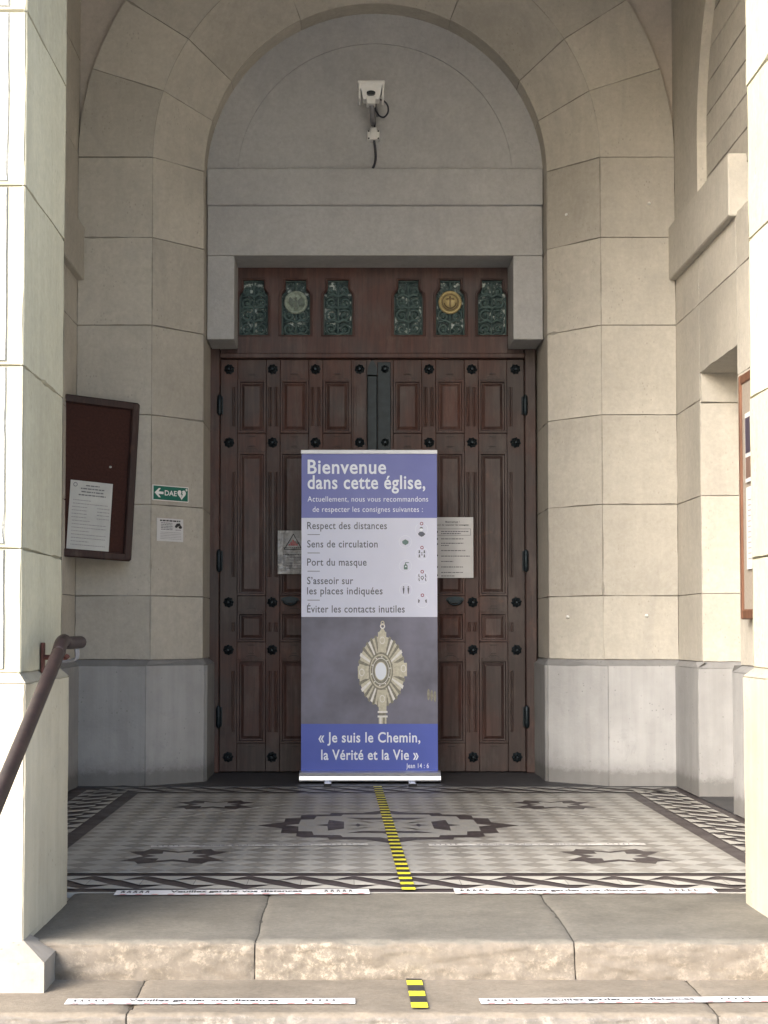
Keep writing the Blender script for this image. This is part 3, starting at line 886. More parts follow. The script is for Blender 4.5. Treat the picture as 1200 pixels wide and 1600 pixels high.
for s in (1, -1):
    def lx(o): return CX + s * o * K
    def bx(mbx, oa, ob, y0, y1, za, zb, bev=0.003, tint=1.0):
        xa, xb = sorted((lx(oa), lx(ob)))
        mbx.box(xa, xb, y0, y1, min(za, zb), max(za, zb), 0, tint, bev)
    mb = MB()
    bx(mb, 1, 239, YL + 0.028, YL + 0.075, zb_door + 0.004, Z_LT - 0.002)               # ground behind the panels
    edges = [8] + [x for c in COLS for x in c] + [239]
    for i in range(0, 8, 2):                                                # stiles
        bx(mb, edges[i] if i else 1, edges[i + 1], YL, YL + 0.03, zb_door + 0.006, Z_LT - 0.003, 0.003, random.uniform(.85, 1.1))
    ys = [561.6] + [y for r in ROWS for y in r] + [1203.5]
    for c in COLS:                                                          # rails between the stiles
        for i in range(0, 10, 2):
            za = dz(ys[i]); zb = dz(ys[i + 1]) if i < 8 else zb_door + 0.006
            bx(mb, c[0] + 0.1, c[1] - 0.1, YL + 0.0015, YL + 0.03, za, zb, 0.003, random.uniform(.85, 1.12))
        for (ya, yb2) in ROWS:
            xa, xb = sorted((lx(c[0]), lx(c[1])))
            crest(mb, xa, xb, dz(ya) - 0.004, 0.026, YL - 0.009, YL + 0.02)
            xm = (xa + xb) / 2
            mb.prism([(xm - .03, dz(yb2 + 4)), (xm - .02, dz(yb2 + 6)), (xm + .02, dz(yb2 + 6)), (xm + .03, dz(yb2 + 4))], YL - 0.004, YL + 0.01, 0, 0.6)
            zl, zh = dz(yb2), dz(ya)
            H = zh - zl
            for e in (c[0] - 4.5, c[0] - 7.5, c[1] + 4.5, c[1] + 7.5):    # beads beside the panels
                if H < 0.3: a_, b_ = 0.35, 0.65
                else: a_, b_ = 0.13, 0.86
                mb.tube([(lx(e), YL + 0.001, zl + a_ * H), (lx(e), YL + 0.001, zl + b_ * H)], 0.0065, 8, tint=0.92)
    bx(mb, 9, 30, YL - 0.004, YL + 0.01, dz(563), zb_door + 0.02, 0.003) if s < 0 else None
    leaf = part(mb, "door_leaf", M['wood'])
    # raised panels
    for c in COLS:
        for (ya, yb2) in ROWS:
            p = MB()
            xa, xb = sorted((lx(c[0]), lx(c[1])))
            za, zb = dz(yb2), dz(ya)
            tt = random.uniform(0.85, 1.25)
            def rect(i, y): return [(xa + i, y, za + i), (xb - i, y, za + i), (xb - i, y, zb - i), (xa + i, y, zb - i)]
            steps = [(0.0, YL + 0.014), (0.003, YL - 0.007), (0.015, YL - 0.007), (0.020, YL + 0.012), (0.027, YL + 0.013), (0.046, YL + 0.002)]
            for (i0, y0), (i1, y1) in zip(steps[:-1], steps[1:]):
                r0, r1 = rect(i0, y0), rect(i1, y1)
                for k in range(4):
                    k2 = (k + 1) % 4
                    p.face([r0[k], r0[k2], r1[k2], r1[k]], 0, tt)
            p.face(rect(*steps[-1]), 0, tt)
            p.build("panel", M['wood'], leaf, PO)
    # iron rosettes
    for ox in STUDX:
        for oy in STUDY:
            if stud_me is None:
                g = MB()
                n8 = 16
                rings = [(0.038, 0.0), (0.036, 0.006), (0.02, 0.014), (0.016, 0.012)]
                vs, fs = [], []
                for r, h in rings:
                    for k in range(n8):
                        rr = r * (1.0 if k % 2 == 0 else (0.8 if r > 0.018 else 1))
                        vs.append((rr * cos(2 * pi * k / n8), -h, rr * sin(2 * pi * k / n8)))
                for q in range(len(rings) - 1):
                    for k in range(n8):
                        k2 = (k + 1) % n8
                        fs.append((q * n8 + k, q * n8 + k2, (q + 1) * n8 + k2, (q + 1) * n8 + k))
                g.mesh(vs, fs)
                g.lathe_y(0, -0.012, 0, [(0.015, 0), (0.014, 0.006), (0.008, 0.013)], 12)
                st = g.build("stud", M['iron'], leaf)
                stud_me = st.data
            else:
                st = bpy.data.objects.new("stud", stud_me)
                COL.objects.link(st)
                st.parent = leaf
            st.rotation_euler = (0, random.uniform(-0.3, 0.3), 0)
            st.location = (lx(ox) - PO[0], YL - PO[1], dz(oy) - PO[2])
    # hinges
    for (ya, yb2) in ((618, 650), (859, 894), (1102, 1137)):
        g = MB()
        xh = lx(240)
        za, zb = dz(yb2), dz(ya)
        g.tube([(xh, D_DOOR - 0.006, za), (xh, D_DOOR - 0.006, za + .015), (xh, D_DOOR - 0.006, zb - .015), (xh, D_DOOR - 0.006, zb)], [0.008, 0.017, 0.017, 0.008], 10)
        for k in range(1, 4):
            zz = za + (zb - za) * k / 4
            g.tube([(xh, D_DOOR - 0.006, zz - .003), (xh, D_DOOR - 0.006, zz + .003)], 0.019, 10)
        g.box(xh - 0.022, xh + 0.022, D_DOOR + 0.004, YL + 0.004, za + .01, zb - .01)
        g.build("hinge", M['iron'], leaf, PO)
    g = MB()                                               # drop pull under the middle panel
    xm = lx(129)
    g.prism([(xm + 0.06 * cos(a), dz(937) + 0.022 * sin(a)) for a in [2 * pi * k / 16 for k in range(16)]], YL - 0.014, YL, 0)
    g.tube([(xm + 0.045 * cos(a), YL - 0.022, dz(935) - 0.012 + 0.03 * sin(a)) for a in [pi + pi * k / 10 for k in range(11)]], 0.007, 8)
    g.build("door_pull", M['iron'], leaf, PO)
    if s > 0:                                              # dark metal closing strip covering the meeting stiles
        g = MB()
        g.box(lx(8.5), lx(29), YL - 0.009, YL - 0.001, zb_door + 0.02, dz(566), bev=0.003)
        g.build("closing_plate", M['bronze'], leaf, PO)
        g = MB()
        g.box(lx(-8), lx(7.8), YL - 0.030, YL + 0.004, zb_door + 0.02, dz(588), bev=0.006)
        g.prism([(lx(-8), dz(587)), (lx(7.8), dz(587)), (lx(7), dz(576)), (lx(3.5), dz(568)), (lx(0), dz(564)), (lx(-3.5), dz(568)), (lx(-7), dz(576))], YL - 0.036, YL + 0.004)
        g.build("astragal", M['bronze'], leaf, PO)

# ================================================================== ground, floor, steps
mb = MB()
mb.face([(-400, -400, -0.30), (400, -400, -0.30), (400, 400, -0.30), (-400, 400, -0.30)])
o = mb.build("plaza_ground", M['plaza']); tag(o, kind="structure")

mb = MB()
FC = 0.204
FX, FY0, FY1 = 1.4145, 6.04, 8.972
E0 = 5.61
zf = 0.0
nxT, nyT = 20, 21
gx, gy = 2 * FX / nxT, (FY1 - FY0) / nyT
# base sheet, dark
mb.face([(XL - 0.5, E0, zf - 0.004), (XR + 0.5, E0, zf - 0.004), (XR + 0.5, D_A, zf - 0.004), (XL - 0.5, D_A, zf - 0.004)], 2)
G = 0.0006
for i in range(nxT):
    for j in range(nyT):
        x0 = FC - FX + i * gx; x1 = x0 + gx; y0 = FY0 + j * gy; y1 = y0 + gy
        xm, ym = (x0 + x1) / 2, (y0 + y1) / 2
        for (a, b, kind, ki, kj) in (((x0, y0), (x1, y0), 0, i, j), ((x1, y1), (x0, y1), 0, i, j + 1), ((x0, y1), (x0, y0), 1, i, j), ((x1, y0), (x1, y1), 1, i + 1, j)):
            rnd = random.Random(ki * 131 + kj * 17 + kind * 7919)
            tt = rnd.uniform(0.90, 1.08)
            mb.face([(a[0], a[1], zf), (b[0], b[1], zf), (xm, ym, zf)], 0 if kind == 0 else 1, tt)
def inlay(pts, mat, lift=0.0008, tint=1.0):
    mb.face([(x, y, zf + lift) for x, y in pts], mat, tint)
# stars
def mirror4(q):
    """quadrant outline mirrored into a closed outline (first point on the x axis, last on the y axis)"""
    q2 = q + [(-x, y) for x, y in q[-2::-1]]
    return q2 + [(x, -y) for x, y in q2[-2:0:-1]]
def star(cx, cy):
    T = lambda q: [(cx + a, cy + b) for a, b in q]
    inlay(T(mirror4([(.135, 0), (.215, .13), (.15, .15), (.13, .215), (0, .135)])), 2, 0.0006)
    inlay(T(mirror4([(.082, 0), (.128, .05), (.062, .066), (.066, .132), (0, .092)])), 0, 0.0012, 0.88)
YC = (FY0 + FY1) / 2
for (a, b) in ((-1, -1.02), (1, -1.02), (-1, 0.88), (1, 0.88)):
    star(FC + a * 0.92, YC + b)
C = lambda q: [(FC + a, YC + b) for a, b in q]
inlay(C(mirror4([(.635, 0), (.51, .12), (.51, .28), (.435, .29), (.435, .40), (.40, .435), (.29, .435), (.28, .51), (.12, .51), (0, .635)])), 2, 0.0006)
inlay(C(mirror4([(.50, 0), (.435, .05), (.43, .22), (.365, .23), (.355, .355), (.23, .365), (.22, .43), (.05, .435), (0, .50)])), 0, 0.0012, 0.9)
for k in range(4):
    ca, sa = cos(k * pi / 2), sin(k * pi / 2)
    rot = lambda q: C([(a * ca - b * sa, a * sa + b * ca) for a, b in q])
    inlay(rot([(.352, 0), (.295, .035), (.29, .205), (.215, .13), (.215, -.13), (.29, -.205), (.295, -.035)]), 2, 0.0018)
    inlay(rot([(.085, 0), (.135, -.018), (.147, -.06), (.159, -.018), (.21, 0), (.159, .018), (.147, .06), (.135, .018)]), 2, 0.0018)
    inlay(rot([(.06, .09), (.2, .15), (.15, .2), (.09, .06)]), 1, 0.0018, 1.15)
# borders: dark ground with pale triangles and slanting lozenges
UNIT = [([(.04, .0), (.96, .0), (.55, .33)], 3), ([(.57, .31), (.995, .29), (.995, .70), (.985, .70)], 3), ([(1.005, .29), (1.02, .30), (1.46, .68), (1.005, .71)], 3), ([(1.04, 1.0), (1.96, 1.0), (1.47, .69)], 3)]
UNIT_S = [([(.05, .01), (.9, .01), (.2, .36)], 3), ([(.62, .27), (.98, .27), (.45, .75), (.10, .75)], 3), ([(.08, .99), (.92, .99), (.8, .63)], 3)]
def border(o, ax, ay, wid, per, cnt, unit=UNIT, mat=None):
    for k in range(-1, cnt):
        for poly, m_ in unit:
            pts = []
            for s_, t_ in poly:
                s2 = (s_ + k) * per
                s2 = min(max(s2, 0), (cnt) * per)
                pts.append((o[0] + ax[0] * s2 + ay[0] * t_ * wid, o[1] + ax[1] * s2 + ay[1] * t_ * wid))
            area = sum(pts[i][0] * pts[(i + 1) % len(pts)][1] - pts[(i + 1) % len(pts)][0] * pts[i][1] for i in range(len(pts)))
            if abs(area) < 1e-5: continue
            if area < 0: pts = pts[::-1]
            inlay(pts, m_ if mat is None else mat, 0.0, random.uniform(.86, 1.06))
X0b, X1b = FC - FX - 0.36, FC + FX + 0.36
border((X0b, FY0 - 0.075), (1, 0), (0, -1), 0.285, 0.2, int((X1b - X0b) / 0.2))
border((X0b + .1, FY1 + 0.345), (1, 0), (0, -1), 0.27, 0.2, int((X1b - X0b) / 0.2), mat=0)
border((FC + FX + 0.08, FY0 + 0.02), (0, 1), (1, 0), 0.25, 0.195, 16, UNIT_S)
border((FC - FX - 0.08, FY0 + 0.02), (0, 1), (-1, 0), 0.25, 0.195, 16, UNIT_S)
floor = mb.build("tiled_floor", [M['t_light'], M['t_mid'], M['t_dark'], M['t_white']])
tag(floor, kind="structure")
mb = MB()
mb.box(AX - R_W - 0.5, AX + R_W + 0.5, 9.345, D_DOOR + 0.2, -0.1, 0.0035)
mb.box(XR - 0.034, XR + 0.4, NIC0, NIC1, -0.1, 0.005)
o = mb.build("threshold_floor", M['slate']); tag(o, kind="structure")

def step(name, x0, x1, y_front, y_back, z_top, h, joints, mat, seed, label):
    mb = MB()
    cuts = [x0] + joints + [x1]
    for i in range(len(cuts) - 1):
        a, b = cuts[i] + 0.0022, cuts[i + 1] - 0.0022
        tt = random.uniform(0.93, 1.06)
        prof = []                                    # (y, z, roughness) from the back of the tread over the nose down the riser
        nt = 24
        for k in range(nt): prof.append((y_back + (y_front + 0.02 - y_back) * k / (nt - 1), z_top, 0.0012))
        for k in range(1, 6):
            an = pi / 2 * k / 5
            prof.append((y_front + 0.02 - 0.02 * sin(an), z_top - 0.02 + 0.02 * cos(an), 0.004 + 0.001 * k))
        for k in range(1, 15): prof.append((y_front, z_top - 0.02 - (h - 0.02) * k / 14, 0.0048))
        nxs = max(2, int((b - a) / 0.012))
        base = len(mb.v)
        for ix in range(nxs + 1):
            x = a + (b - a) * ix / nxs
            e = min(x - a, b - x); ci = i if x - a < b - x else i + 1
            inside = 0 < ci < len(cuts) - 1
            rn = 0.004 * math.exp(-e / 0.008)
            for k, (y, z, am) in enumerate(prof):
                q = Vector((x, y * 1.0, z * 2.0 + seed))
                if inside:
                    xw_ = x + 0.006 * noise.noise(Vector((ci * 7.3 + seed, y * 5 + z * 6, 0.5))) * math.exp(-e / 0.12)
                    rn = (0.004 + 0.010 * max(0, noise.noise(Vector((x * 3, y * 16, z * 16 + ci))))) * math.exp(-e / 0.010)
                else: xw_ = x
                d = noise.fractal(q * 11, 1.0, 2.2, 4) * am * 1.1
                d -= max(0, noise.noise(q * 6 + Vector((7, 0, 0)))) * am * 1.3
                if k >= nt:
                    fl_ = noise.fractal(q * 17 + Vector((3, 9, 1)), 0.9, 2.1, 5)
                    d += am * 0.4 * (min(max((fl_ - 0.05) * 9, -1), 1))
                if k < nt: mb.v.append((xw_, y, z + d * 0.6 - rn))
                else:
                    f = min(1, (k - nt + 1) / 5)
                    zz = z - (1 - f) * 0.003 + d * (1 - f)
                    if nt <= k < nt + 5: zz -= max(0, noise.noise(Vector((x * 9, seed, 0)))) * 0.010 * (1 - abs(k - nt - 2) / 4)
                    mb.v.append((xw_, y - d * f + rn, zz))
        n_ = len(prof)
        for ix in range(nxs):
            for k in range(n_ - 1):
                q = base + ix * n_ + k
                mb.f.append((q, q + 1, q + n_ + 1, q + n_)); mb.m.append(0); mb.t.append(tt); mb.s.append(True)
        # dark mortar in the joint
        if i: mb.box(cuts[i] - 0.006, cuts[i] + 0.006, y_front + 0.012, y_back, z_top - h, z_top - 0.006, 0, 0.4)
    mb.box(x0, x1, y_front + 0.03, y_back, z_top - h, z_top - 0.02, 0, 0.5)
    o = mb.build(name, mat)
    tag(o, label, "step")
    return o
step("stone_step", -0.985, 1.75, 4.73, E0 - 0.012, -0.002, 0.118, [-0.278, 0.70], M['step_up'], 1.3, "upper grey limestone step with a rough chipped edge below the tiled floor")
step("stone_step", -3.4, 3.8, 4.306, 4.74, -0.118, 0.2, [-0.612, 1.035], M['step_low'], 5.7, "lower tan stone step at the bottom edge with distance stickers on it")
mb = MB()
mb.box(-2.2, 2.2, E0 - 0.013, E0, -0.02, -0.001)
o = mb.build("mortar_strip", M['t_light']); tag(o, kind="structure")

# ================================================================== roll-up banner
DB = 9.56
kb = DB / F
bo = X_(577.5, 1222, DB)
banner = empty("roll_up_banner", (bo, DB, 0.012), (radians(-0.9), 0, radians(0.3)))
tag(banner, "tall blue and white roll-up welcome banner with a gold monstrance picture", "banner")
kz = kb
def bxp(px): return (px - 577.0) * kb
def bzp(py): return (1222 - py) * kb
XB0, XB1 = bxp(470.5), bxp(683.3)
mb = MB()
# base cassette: rounded section
prof = [(-0.045, 0.002), (-0.052, 0.012), (-0.05, 0.035), (-0.035, 0.056), (-0.012, 0.066), (0.012, 0.066), (0.035, 0.056), (0.05, 0.03), (0.05, 0.002)]
xa, xb = bxp(468), bxp(687)
for (y0, z0), (y1, z1) in zip(prof, prof[1:] + prof[:1]):
    mb.face([(xa, y0, z0), (xb, y0, z0), (xb, y1, z1), (xa, y1, z1)], 0)
for x in (xa, xb): mb.face([(x, y, z) for y, z in prof], 1)
mb.build("base", [M['alu'], M['grey_metal']], banner)
for px in (512, 642):
    f = MB()
    f.box(bxp(px) - 0.022, bxp(px) + 0.022, -0.21, 0.17, -0.009, 0.001, bev=0.004)
    f.box(bxp(px) - 0.024, bxp(px) + 0.024, -0.218, -0.19, -0.010, 0.003, 1, 1.0, 0.003)
    f.build("foot", [M['alu'], M['black_plastic']], banner)
mb = MB()
mb.box(XB0 - 0.004, XB1 + 0.002, -0.012, 0.006, bzp(710), bzp(704), bev=0.002)
mb.build("top_rail", plain("white_rail", (0.74, 0.77, 0.84), 0.4, 0.4, 0, 0.03), banner)
mb = MB(); mb.tube([(0, 0.03, 0.06), (0, 0.02, bzp(706))], 0.011, 8); mb.build("pole", M['alu'], banner)

def print_mat(name, a, b, sc=2.0, rough=0.42):
    t = NT(name, rough, 0.35)
    t.color(t.ramp(t.noise(sc, 4, 0.6), [(0.3, a), (0.7, b)]))
    return t.m
m_blue1 = print_mat("banner_violet_blue", (0.125, 0.145, 0.42), (0.165, 0.19, 0.48))
m_light = print_mat("banner_pale_lavender", (0.60, 0.63, 0.79), (0.66, 0.69, 0.85))
m_blue2 = print_mat("banner_blue", (0.068, 0.105, 0.45), (0.085, 0.125, 0.50))
m_photo = print_mat("banner_blurred_photo", (0.085, 0.087, 0.12), (0.20, 0.20, 0.28), 2.6)
m_dkt = print_mat("banner_grey_text", (0.09, 0.10, 0.14), (0.11, 0.12, 0.16))
m_wht = print_mat("banner_white_text", (0.78, 0.83, 0.93), (0.82, 0.87, 0.96))
m_gold1 = print_mat("printed_gold", (0.46, 0.435, 0.34), (0.66, 0.63, 0.52), 60)
m_gold2 = print_mat("printed_gold_shade", (0.15, 0.145, 0.115), (0.30, 0.285, 0.235), 60)
m_gold3 = print_mat("printed_gold_light", (0.70, 0.69, 0.66), (0.82, 0.81, 0.80), 60)
m_icon = print_mat("printed_teal", (0.10, 0.17, 0.17), (0.12, 0.2, 0.2))
m_pink = print_mat("printed_crimson", (0.22, 0.03, 0.09), (0.26, 0.04, 0.11))
BM = [m_blue1, m_light, m_photo, m_blue2, m_white if False else m_wht, m_dkt, m_gold1, m_gold2, m_gold3, m_icon, m_pink, M['white']]
mb = MB()
def strip(py0, py1, mat):
    # very slight curl towards the edges
    nxs = 10
    for i in range(nxs):
        x0 = XB0 + (XB1 - XB0) * i / nxs; x1 = XB0 + (XB1 - XB0) * (i + 1) / nxs
        mb.face([(x0, 0, bzp(py1)), (x1, 0, bzp(py1)), (x1, 0, bzp(py0)), (x0, 0, bzp(py0))], mat)
strip(709, 811, 0); strip(811, 966.5, 1); strip(966.5, 1133, 2); strip(1133, 1207, 3)
mb.box(XB0, XB1, 0.0006, 0.0016, bzp(1207), bzp(709), 11)
sheet = mb.build("sheet", BM, banner)
y1 = -0.0012
LINES = [("Bienvenue", 480, 603.5, 741, 20.6, 4, .012), ("dans cette église,", 480, 665, 765, 20.0, 4, .012),
         ("Actuellement, nous vous recommandons", 480, 669.5, 785.3, 8.0, 4, 0), ("de respecter les consignes suivantes :", 488, 661, 801.5, 8.0, 4, 0),
         ("Respect des distances", 479.4, 604.5, 828.6, 10.6, 5, .004), ("Sens de circulation", 479.4, 590, 857.4, 10.6, 5, .004),
         ("Port du masque", 479.4, 572.6, 886, 10.6, 5, .004), ("S’asseoir sur", 479.4, 551.6, 915, 10.6, 5, .004),
         ("les places indiquées", 479.4, 597.6, 931, 10.6, 5, .004), ("Éviter les contacts inutiles", 479.4, 632.2, 959.4, 10.6, 5, .004),
         ("« Je suis le Chemin,", 497.4, 656, 1161.4, 14.6, 4, .012), ("la Vérité et la Vie »", 501.6, 653.4, 1188.4, 14.6, 4, .012),
         ("Jean 14 : 6", 634, 669.2, 1201.3, 6.8, 4, .01)]
for s_, a, b, base, cap, mat, bold in LINES:
    tx = MB()
    put_text(tx, s_, bxp(a), bxp(b), bzp(base), cap * kb * 1.04, y1, mat, bold + (0.006 if cap > 9 else 0), None, 1.07)
    tx.build("lettering", BM, banner)
for py in (837.4, 866.2, 894.8, 940.2):
    tx = MB()
    tx.face([(bxp(480), y1, bzp(py + .5)), (bxp(499.3), y1, bzp(py + .5)), (bxp(499.3), y1, bzp(py - .5)), (bxp(480), y1, bzp(py - .5))], 5)
    tx.build("dividing_rule", BM, banner)
# pictograms, each in a faint round halo
ic = MB()
def circ(px, py, r, mat, y=y1, n=20): ic.disc(bxp(px), bzp(py), r * kb, r * kb, y, n, mat)
def poly(pts, mat, y=y1 - 0.0006): ic.face([(bxp(a), y, bzp(b)) for a, b in pts], mat)
def picto(px, py, mark=None):
    global ic
    ic.ring(bxp(px), bzp(py), 9.65 * kb, 10 * kb, y1, 28, 4)
    if mark: ic.ring(bxp(px), bzp(mark), 1.5 * kb, 2.7 * kb, y1 - 0.0006, 18, 10)
    ic.build("pictogram", BM, banner)
    ic = MB()
circ(658.6, 829, 2.4, 4, y1 - 0.0006); poly([(656, 828), (656.6, 826), (658.6, 825.2), (660.6, 826), (661.2, 828), (658.6, 827.2)], 5, y1 - .001)
poly([(653, 836.5), (656, 832.8), (661, 832.8), (665, 836.5), (662, 839.4), (659, 840.8), (656, 839.4)], 5)
picto(659, 829, 820)
poly([(628.6, 847.5), (633.5, 844.8), (638.4, 847.5), (638.2, 851), (633.5, 854), (628.8, 851)], 9)
picto(633.5, 848.5)
for (a, b) in ((655.4, 864.5), (663.2, 864.5), (655.4, 871), (663.2, 871)):
    circ(a, b - 1.4, 1.2, 5, y1 - .0008); poly([(a - 1.7, b + 2), (a - .6, b - .4), (a + .6, b - .4), (a + 1.7, b + 2)], 5)
circ(659.3, 866.2, 1, 5, y1 - .0008); poly([(657.6, 869.8), (658.6, 868.4), (660.2, 868.4), (661, 869.8)], 5)
picto(659.5, 867.5, 857.7)
poly([(631, 892), (631, 886), (632.4, 884), (635.2, 884), (636.8, 886), (636.8, 892)], 9); poly([(633, 884), (633, 880.8), (638.6, 880.8), (639, 882), (634.4, 882), (634.4, 884)], 9, y1 - .0009)
circ(634, 887.5, 1.2, 4, y1 - .0012)
picto(633.5, 886.5)
for (a, b) in ((654.6, 902), (665, 902), (654.8, 908), (665, 908)): poly([(a - .6, b - 2.6), (a + .4, b - 2.6), (a + .6, b), (a + 1.4, b + 2.4), (a + .2, b + 2.4), (a - .8, b + .6)], 5)
ic.ring(bxp(659.8), bzp(905), 1.5 * kb, 2.6 * kb, y1 - .0008, 18, 5); poly([(658.6, 907), (661, 907), (659.8, 909.4)], 5)
picto(659.8, 905, 895.6)
for a in (630.5, 638):
    circ(a, 919.4, 1.1, 5, y1 - .0008); poly([(a - 1.4, 921), (a + 1.4, 921), (a + 1, 926), (a + .6, 930), (a - .6, 930), (a - 1, 926)], 5)
picto(634, 924)
for s_ in (1, -1): poly([(660 + s_ * 6.6, 938.6), (660 + s_ * 4, 940.2), (660 + s_ * 4.4, 941.4), (660 + s_ * 5.2, 944.4), (660 + s_ * 6.8, 944.2)][::s_], 5)
picto(660, 942, 932.5)
# the printed monstrance
mo = MB()
def mp(px, py, y): return (bxp(px), y, bzp(py))
ccx, ccy = 596.0, 1050.5
NR = 60
for k in range(NR):
    a0, a1 = 2 * pi * k / NR, 2 * pi * (k + 1) / NR
    am = (a0 + a1) / 2
    q = lambda a, r: mp(ccx + 37.5 * r * cos(a), ccy - 56.5 * r * sin(a), y1)
    rr = 1.0 if k % 2 else 0.955
    mo.face([q(a0, .3), q(a1, .3), q(a1, rr), q(a0, rr)], (6, 7)[k % 2] if k % 5 else 8)
for (x0_, x1_, ya, yb_) in ((590.3, 603.2, 990, 1022), (559, 576, 1043, 1063), (613, 635.5, 1038, 1059), (590.5, 603.5, 1080, 1107)):
    mo.face([mp(x0_, yb_, y1 - .0008), mp(x1_, yb_, y1 - .0008), mp(x1_, ya, y1 - .0008), mp(x0_, ya, y1 - .0008)], 6)
for (px, py) in ((597, 1003), (565, 1053), (630, 1047), (597, 1094)):
    mo.ring(bxp(px), bzp(py), 3.2 * kb, 4.2 * kb, y1 - .0014, 20, 8, 1.4)
mo.face([mp(591, 992, y1 - .001), mp(603, 992, y1 - .001), mp(599, 985, y1 - .001), mp(595.4, 985, y1 - .001)], 6)
mo.ring(bxp(597.5), bzp(981), 2.2 * kb, 4.0 * kb, y1 - .0009, 18, 8, 1.1); mo.ring(bxp(597.5), bzp(976), 1.6 * kb, 3.0 * kb, y1 - .001, 18, 6, 1.2)
for r, mt in ((1.0, 7), (.9, 6), (.82, 7), (.7, 8), (.66, 7), (.5, 6), (.46, 4)):
    mo.disc(bxp(594.6), bzp(1051), 19 * r * kb, 29.5 * r * kb, y1 - .0016 - .0004 * (1 - r) * 10, 36, mt)
for k in range(10):
    a = 2 * pi * k / 10 + .2
    mo.disc(bxp(594.6 + 14.5 * cos(a)), bzp(1051 - 22.5 * sin(a)), 1.1 * kb, 1.1 * kb, y1 - .0062, 10, 8)
for (w, ya, yb_, mt) in ((6, 1106, 1113, 6), (7.6, 1113, 1116, 8), (5.6, 1116, 1120, 7), (7.8, 1120, 1123, 8), (6, 1123, 1133, 6)):
    mo.face([mp(597.4 - w, yb_, y1), mp(597.4 + w, yb_, y1), mp(597.4 + w, ya, y1), mp(597.4 - w, ya, y1)], mt)
for o_, mt in ((-3, 8), (2, 7)): mo.face([mp(597.4 + o_ - 1.5, 1133, y1 - .0006), mp(597.4 + o_ + 1.5, 1133, y1 - .0006), mp(597.4 + o_ + 1.5, 1123, y1 - .0006), mp(597.4 + o_ - 1.5, 1123, y1 - .0006)], mt)
mo.build("monstrance_picture", BM, banner)
mo = MB()
for o_ in (669, 674, 679): mo.disc(bxp(o_), bzp(1089 + (o_ - 674) * .3), 2.2 * kb, 9 * kb, y1, 16, 7)
mo.build("blurred_gold_detail", BM, banner)

# ================================================================== papers and signs
def words(mb, x0, x1, z, h, y, mat, seed, center=False):
    r = random.Random(seed)
    x = x0
    while x < x1:
        w = r.uniform(1.2, 4.2) * h
        xe = min(x + w, x1)
        if xe - x > 0.4 * h: mb.face([(x, y, z), (xe, y, z), (xe, y, z + h), (x, y, z + h)], mat)
        x = xe + 0.55 * h
PM = [M['paper'], M['ink'], M['ink_light'], M['black'], M['red'], M['paper_grey'], M['sleeve']]

# right-hand sheet taped to the door
DP = YL - 0.02
kp = DP / F
sheet_x = X_(739.5, 855, DP); sheet_z = Z_(903, DP)
w_, h_ = 72 * kp, 95 * kp
pap = empty("notice_sheet", (sheet_x - w_, DP, sheet_z), (0, 0, 0))
tag(pap, "white printed rules sheet taped to the door right of the banner", "notice")
mb = MB()
ng = 10
for i in range(ng):
    for j in range(ng):
        P4 = []
        for (a, b) in ((i, j), (i + 1, j), (i + 1, j + 1), (i, j + 1)):
            u, v = a / ng, b / ng
            P4.append((u * w_, -0.004 - 0.006 * (u - .5) ** 2, v * h_))
        mb.face(P4, 0, 1, True)
mb.build("sheet", PM, pap)
tx = MB(); yy = -0.0075
def q(px, py): return (w_ - (739.5 - px) * kp, (903 - py) * kp)
put_text(tx, "Bienvenue !", q(696, 0)[0], q(718, 0)[0], q(0, 816.5)[1], 2.6 * kp, yy, 3, .01)
put_text(tx, "Merci de respecter les consignes", q(680, 0)[0], q(732, 0)[0], q(0, 821)[1], 2.0 * kp, yy, 3, .012)
for (xa, xb, ya, yb_) in ((678, 735.5, 826, 826.6), (678, 735.5, 836, 836.6), (735, 735.6, 826, 836.6)):
    (a, c), (b, d) = q(xa, yb_), q(xb, ya)
    tx.face([(a, yy, c), (b, yy, c), (b, yy, d), (a, yy, d)], 1)
for i, (py, xe) in enumerate(((831, 732), (834.3, 720), (842.6, 724), (849.5, 724), (853, 702), (861, 728), (869.6, 734), (878, 708), (886.6, 723), (895.2, 723), (900.6, 710))):
    (a, c), (b, d) = q(689, py), q(xe, py)
    words(tx, a, b, c, 1.3 * kp, yy, 1, i)
for py in (831, 842, 850, 868, 886, 899): tx.disc(q(682.5, py)[0], q(0, py)[1], 1.8 * kp, 1.8 * kp, yy, 10, 3)
tx.build("lettering", PM, pap)

# crumpled sheet in a clear sleeve on the left leaf
sx0, sz0 = X_(434, 860, DP), Z_(897, DP)
w2, h2 = 46 * kp, 68 * kp
slv = empty("plastic_notice", (sx0, DP, sz0))
tag(slv, "crumpled notice with red triangle in clear plastic left of the banner", "notice")
mb = MB()
ng = 22
def crum(u, v): return -0.008 - 0.010 * abs(noise.noise(Vector((u * 3.2, v * 4.5, 2.2)))) - 0.004 * noise.noise(Vector((u * 9, v * 9, 5)))
for i in range(ng):
    for j in range(ng):
        mb.face([(a / ng * w2, crum(a / ng, b / ng), b / ng * h2) for a, b in ((i, j), (i + 1, j), (i + 1, j + 1), (i, j + 1))], 6, 1, True)
mb.build("sheet", PM, slv)
tx = MB()
def s2(px, py):
    u, v = (px - 434) / 46, (897 - py) / 68
    return (u * w2, crum(min(max(u, 0), 1), min(max(v, 0), 1)) - 0.0025, v * h2)
def spoly(pts, mat): tx.face([s2(a, b) for a, b in pts], mat)
A, B_, C_ = (458.5, 833.5), (443.5, 859), (473, 859)
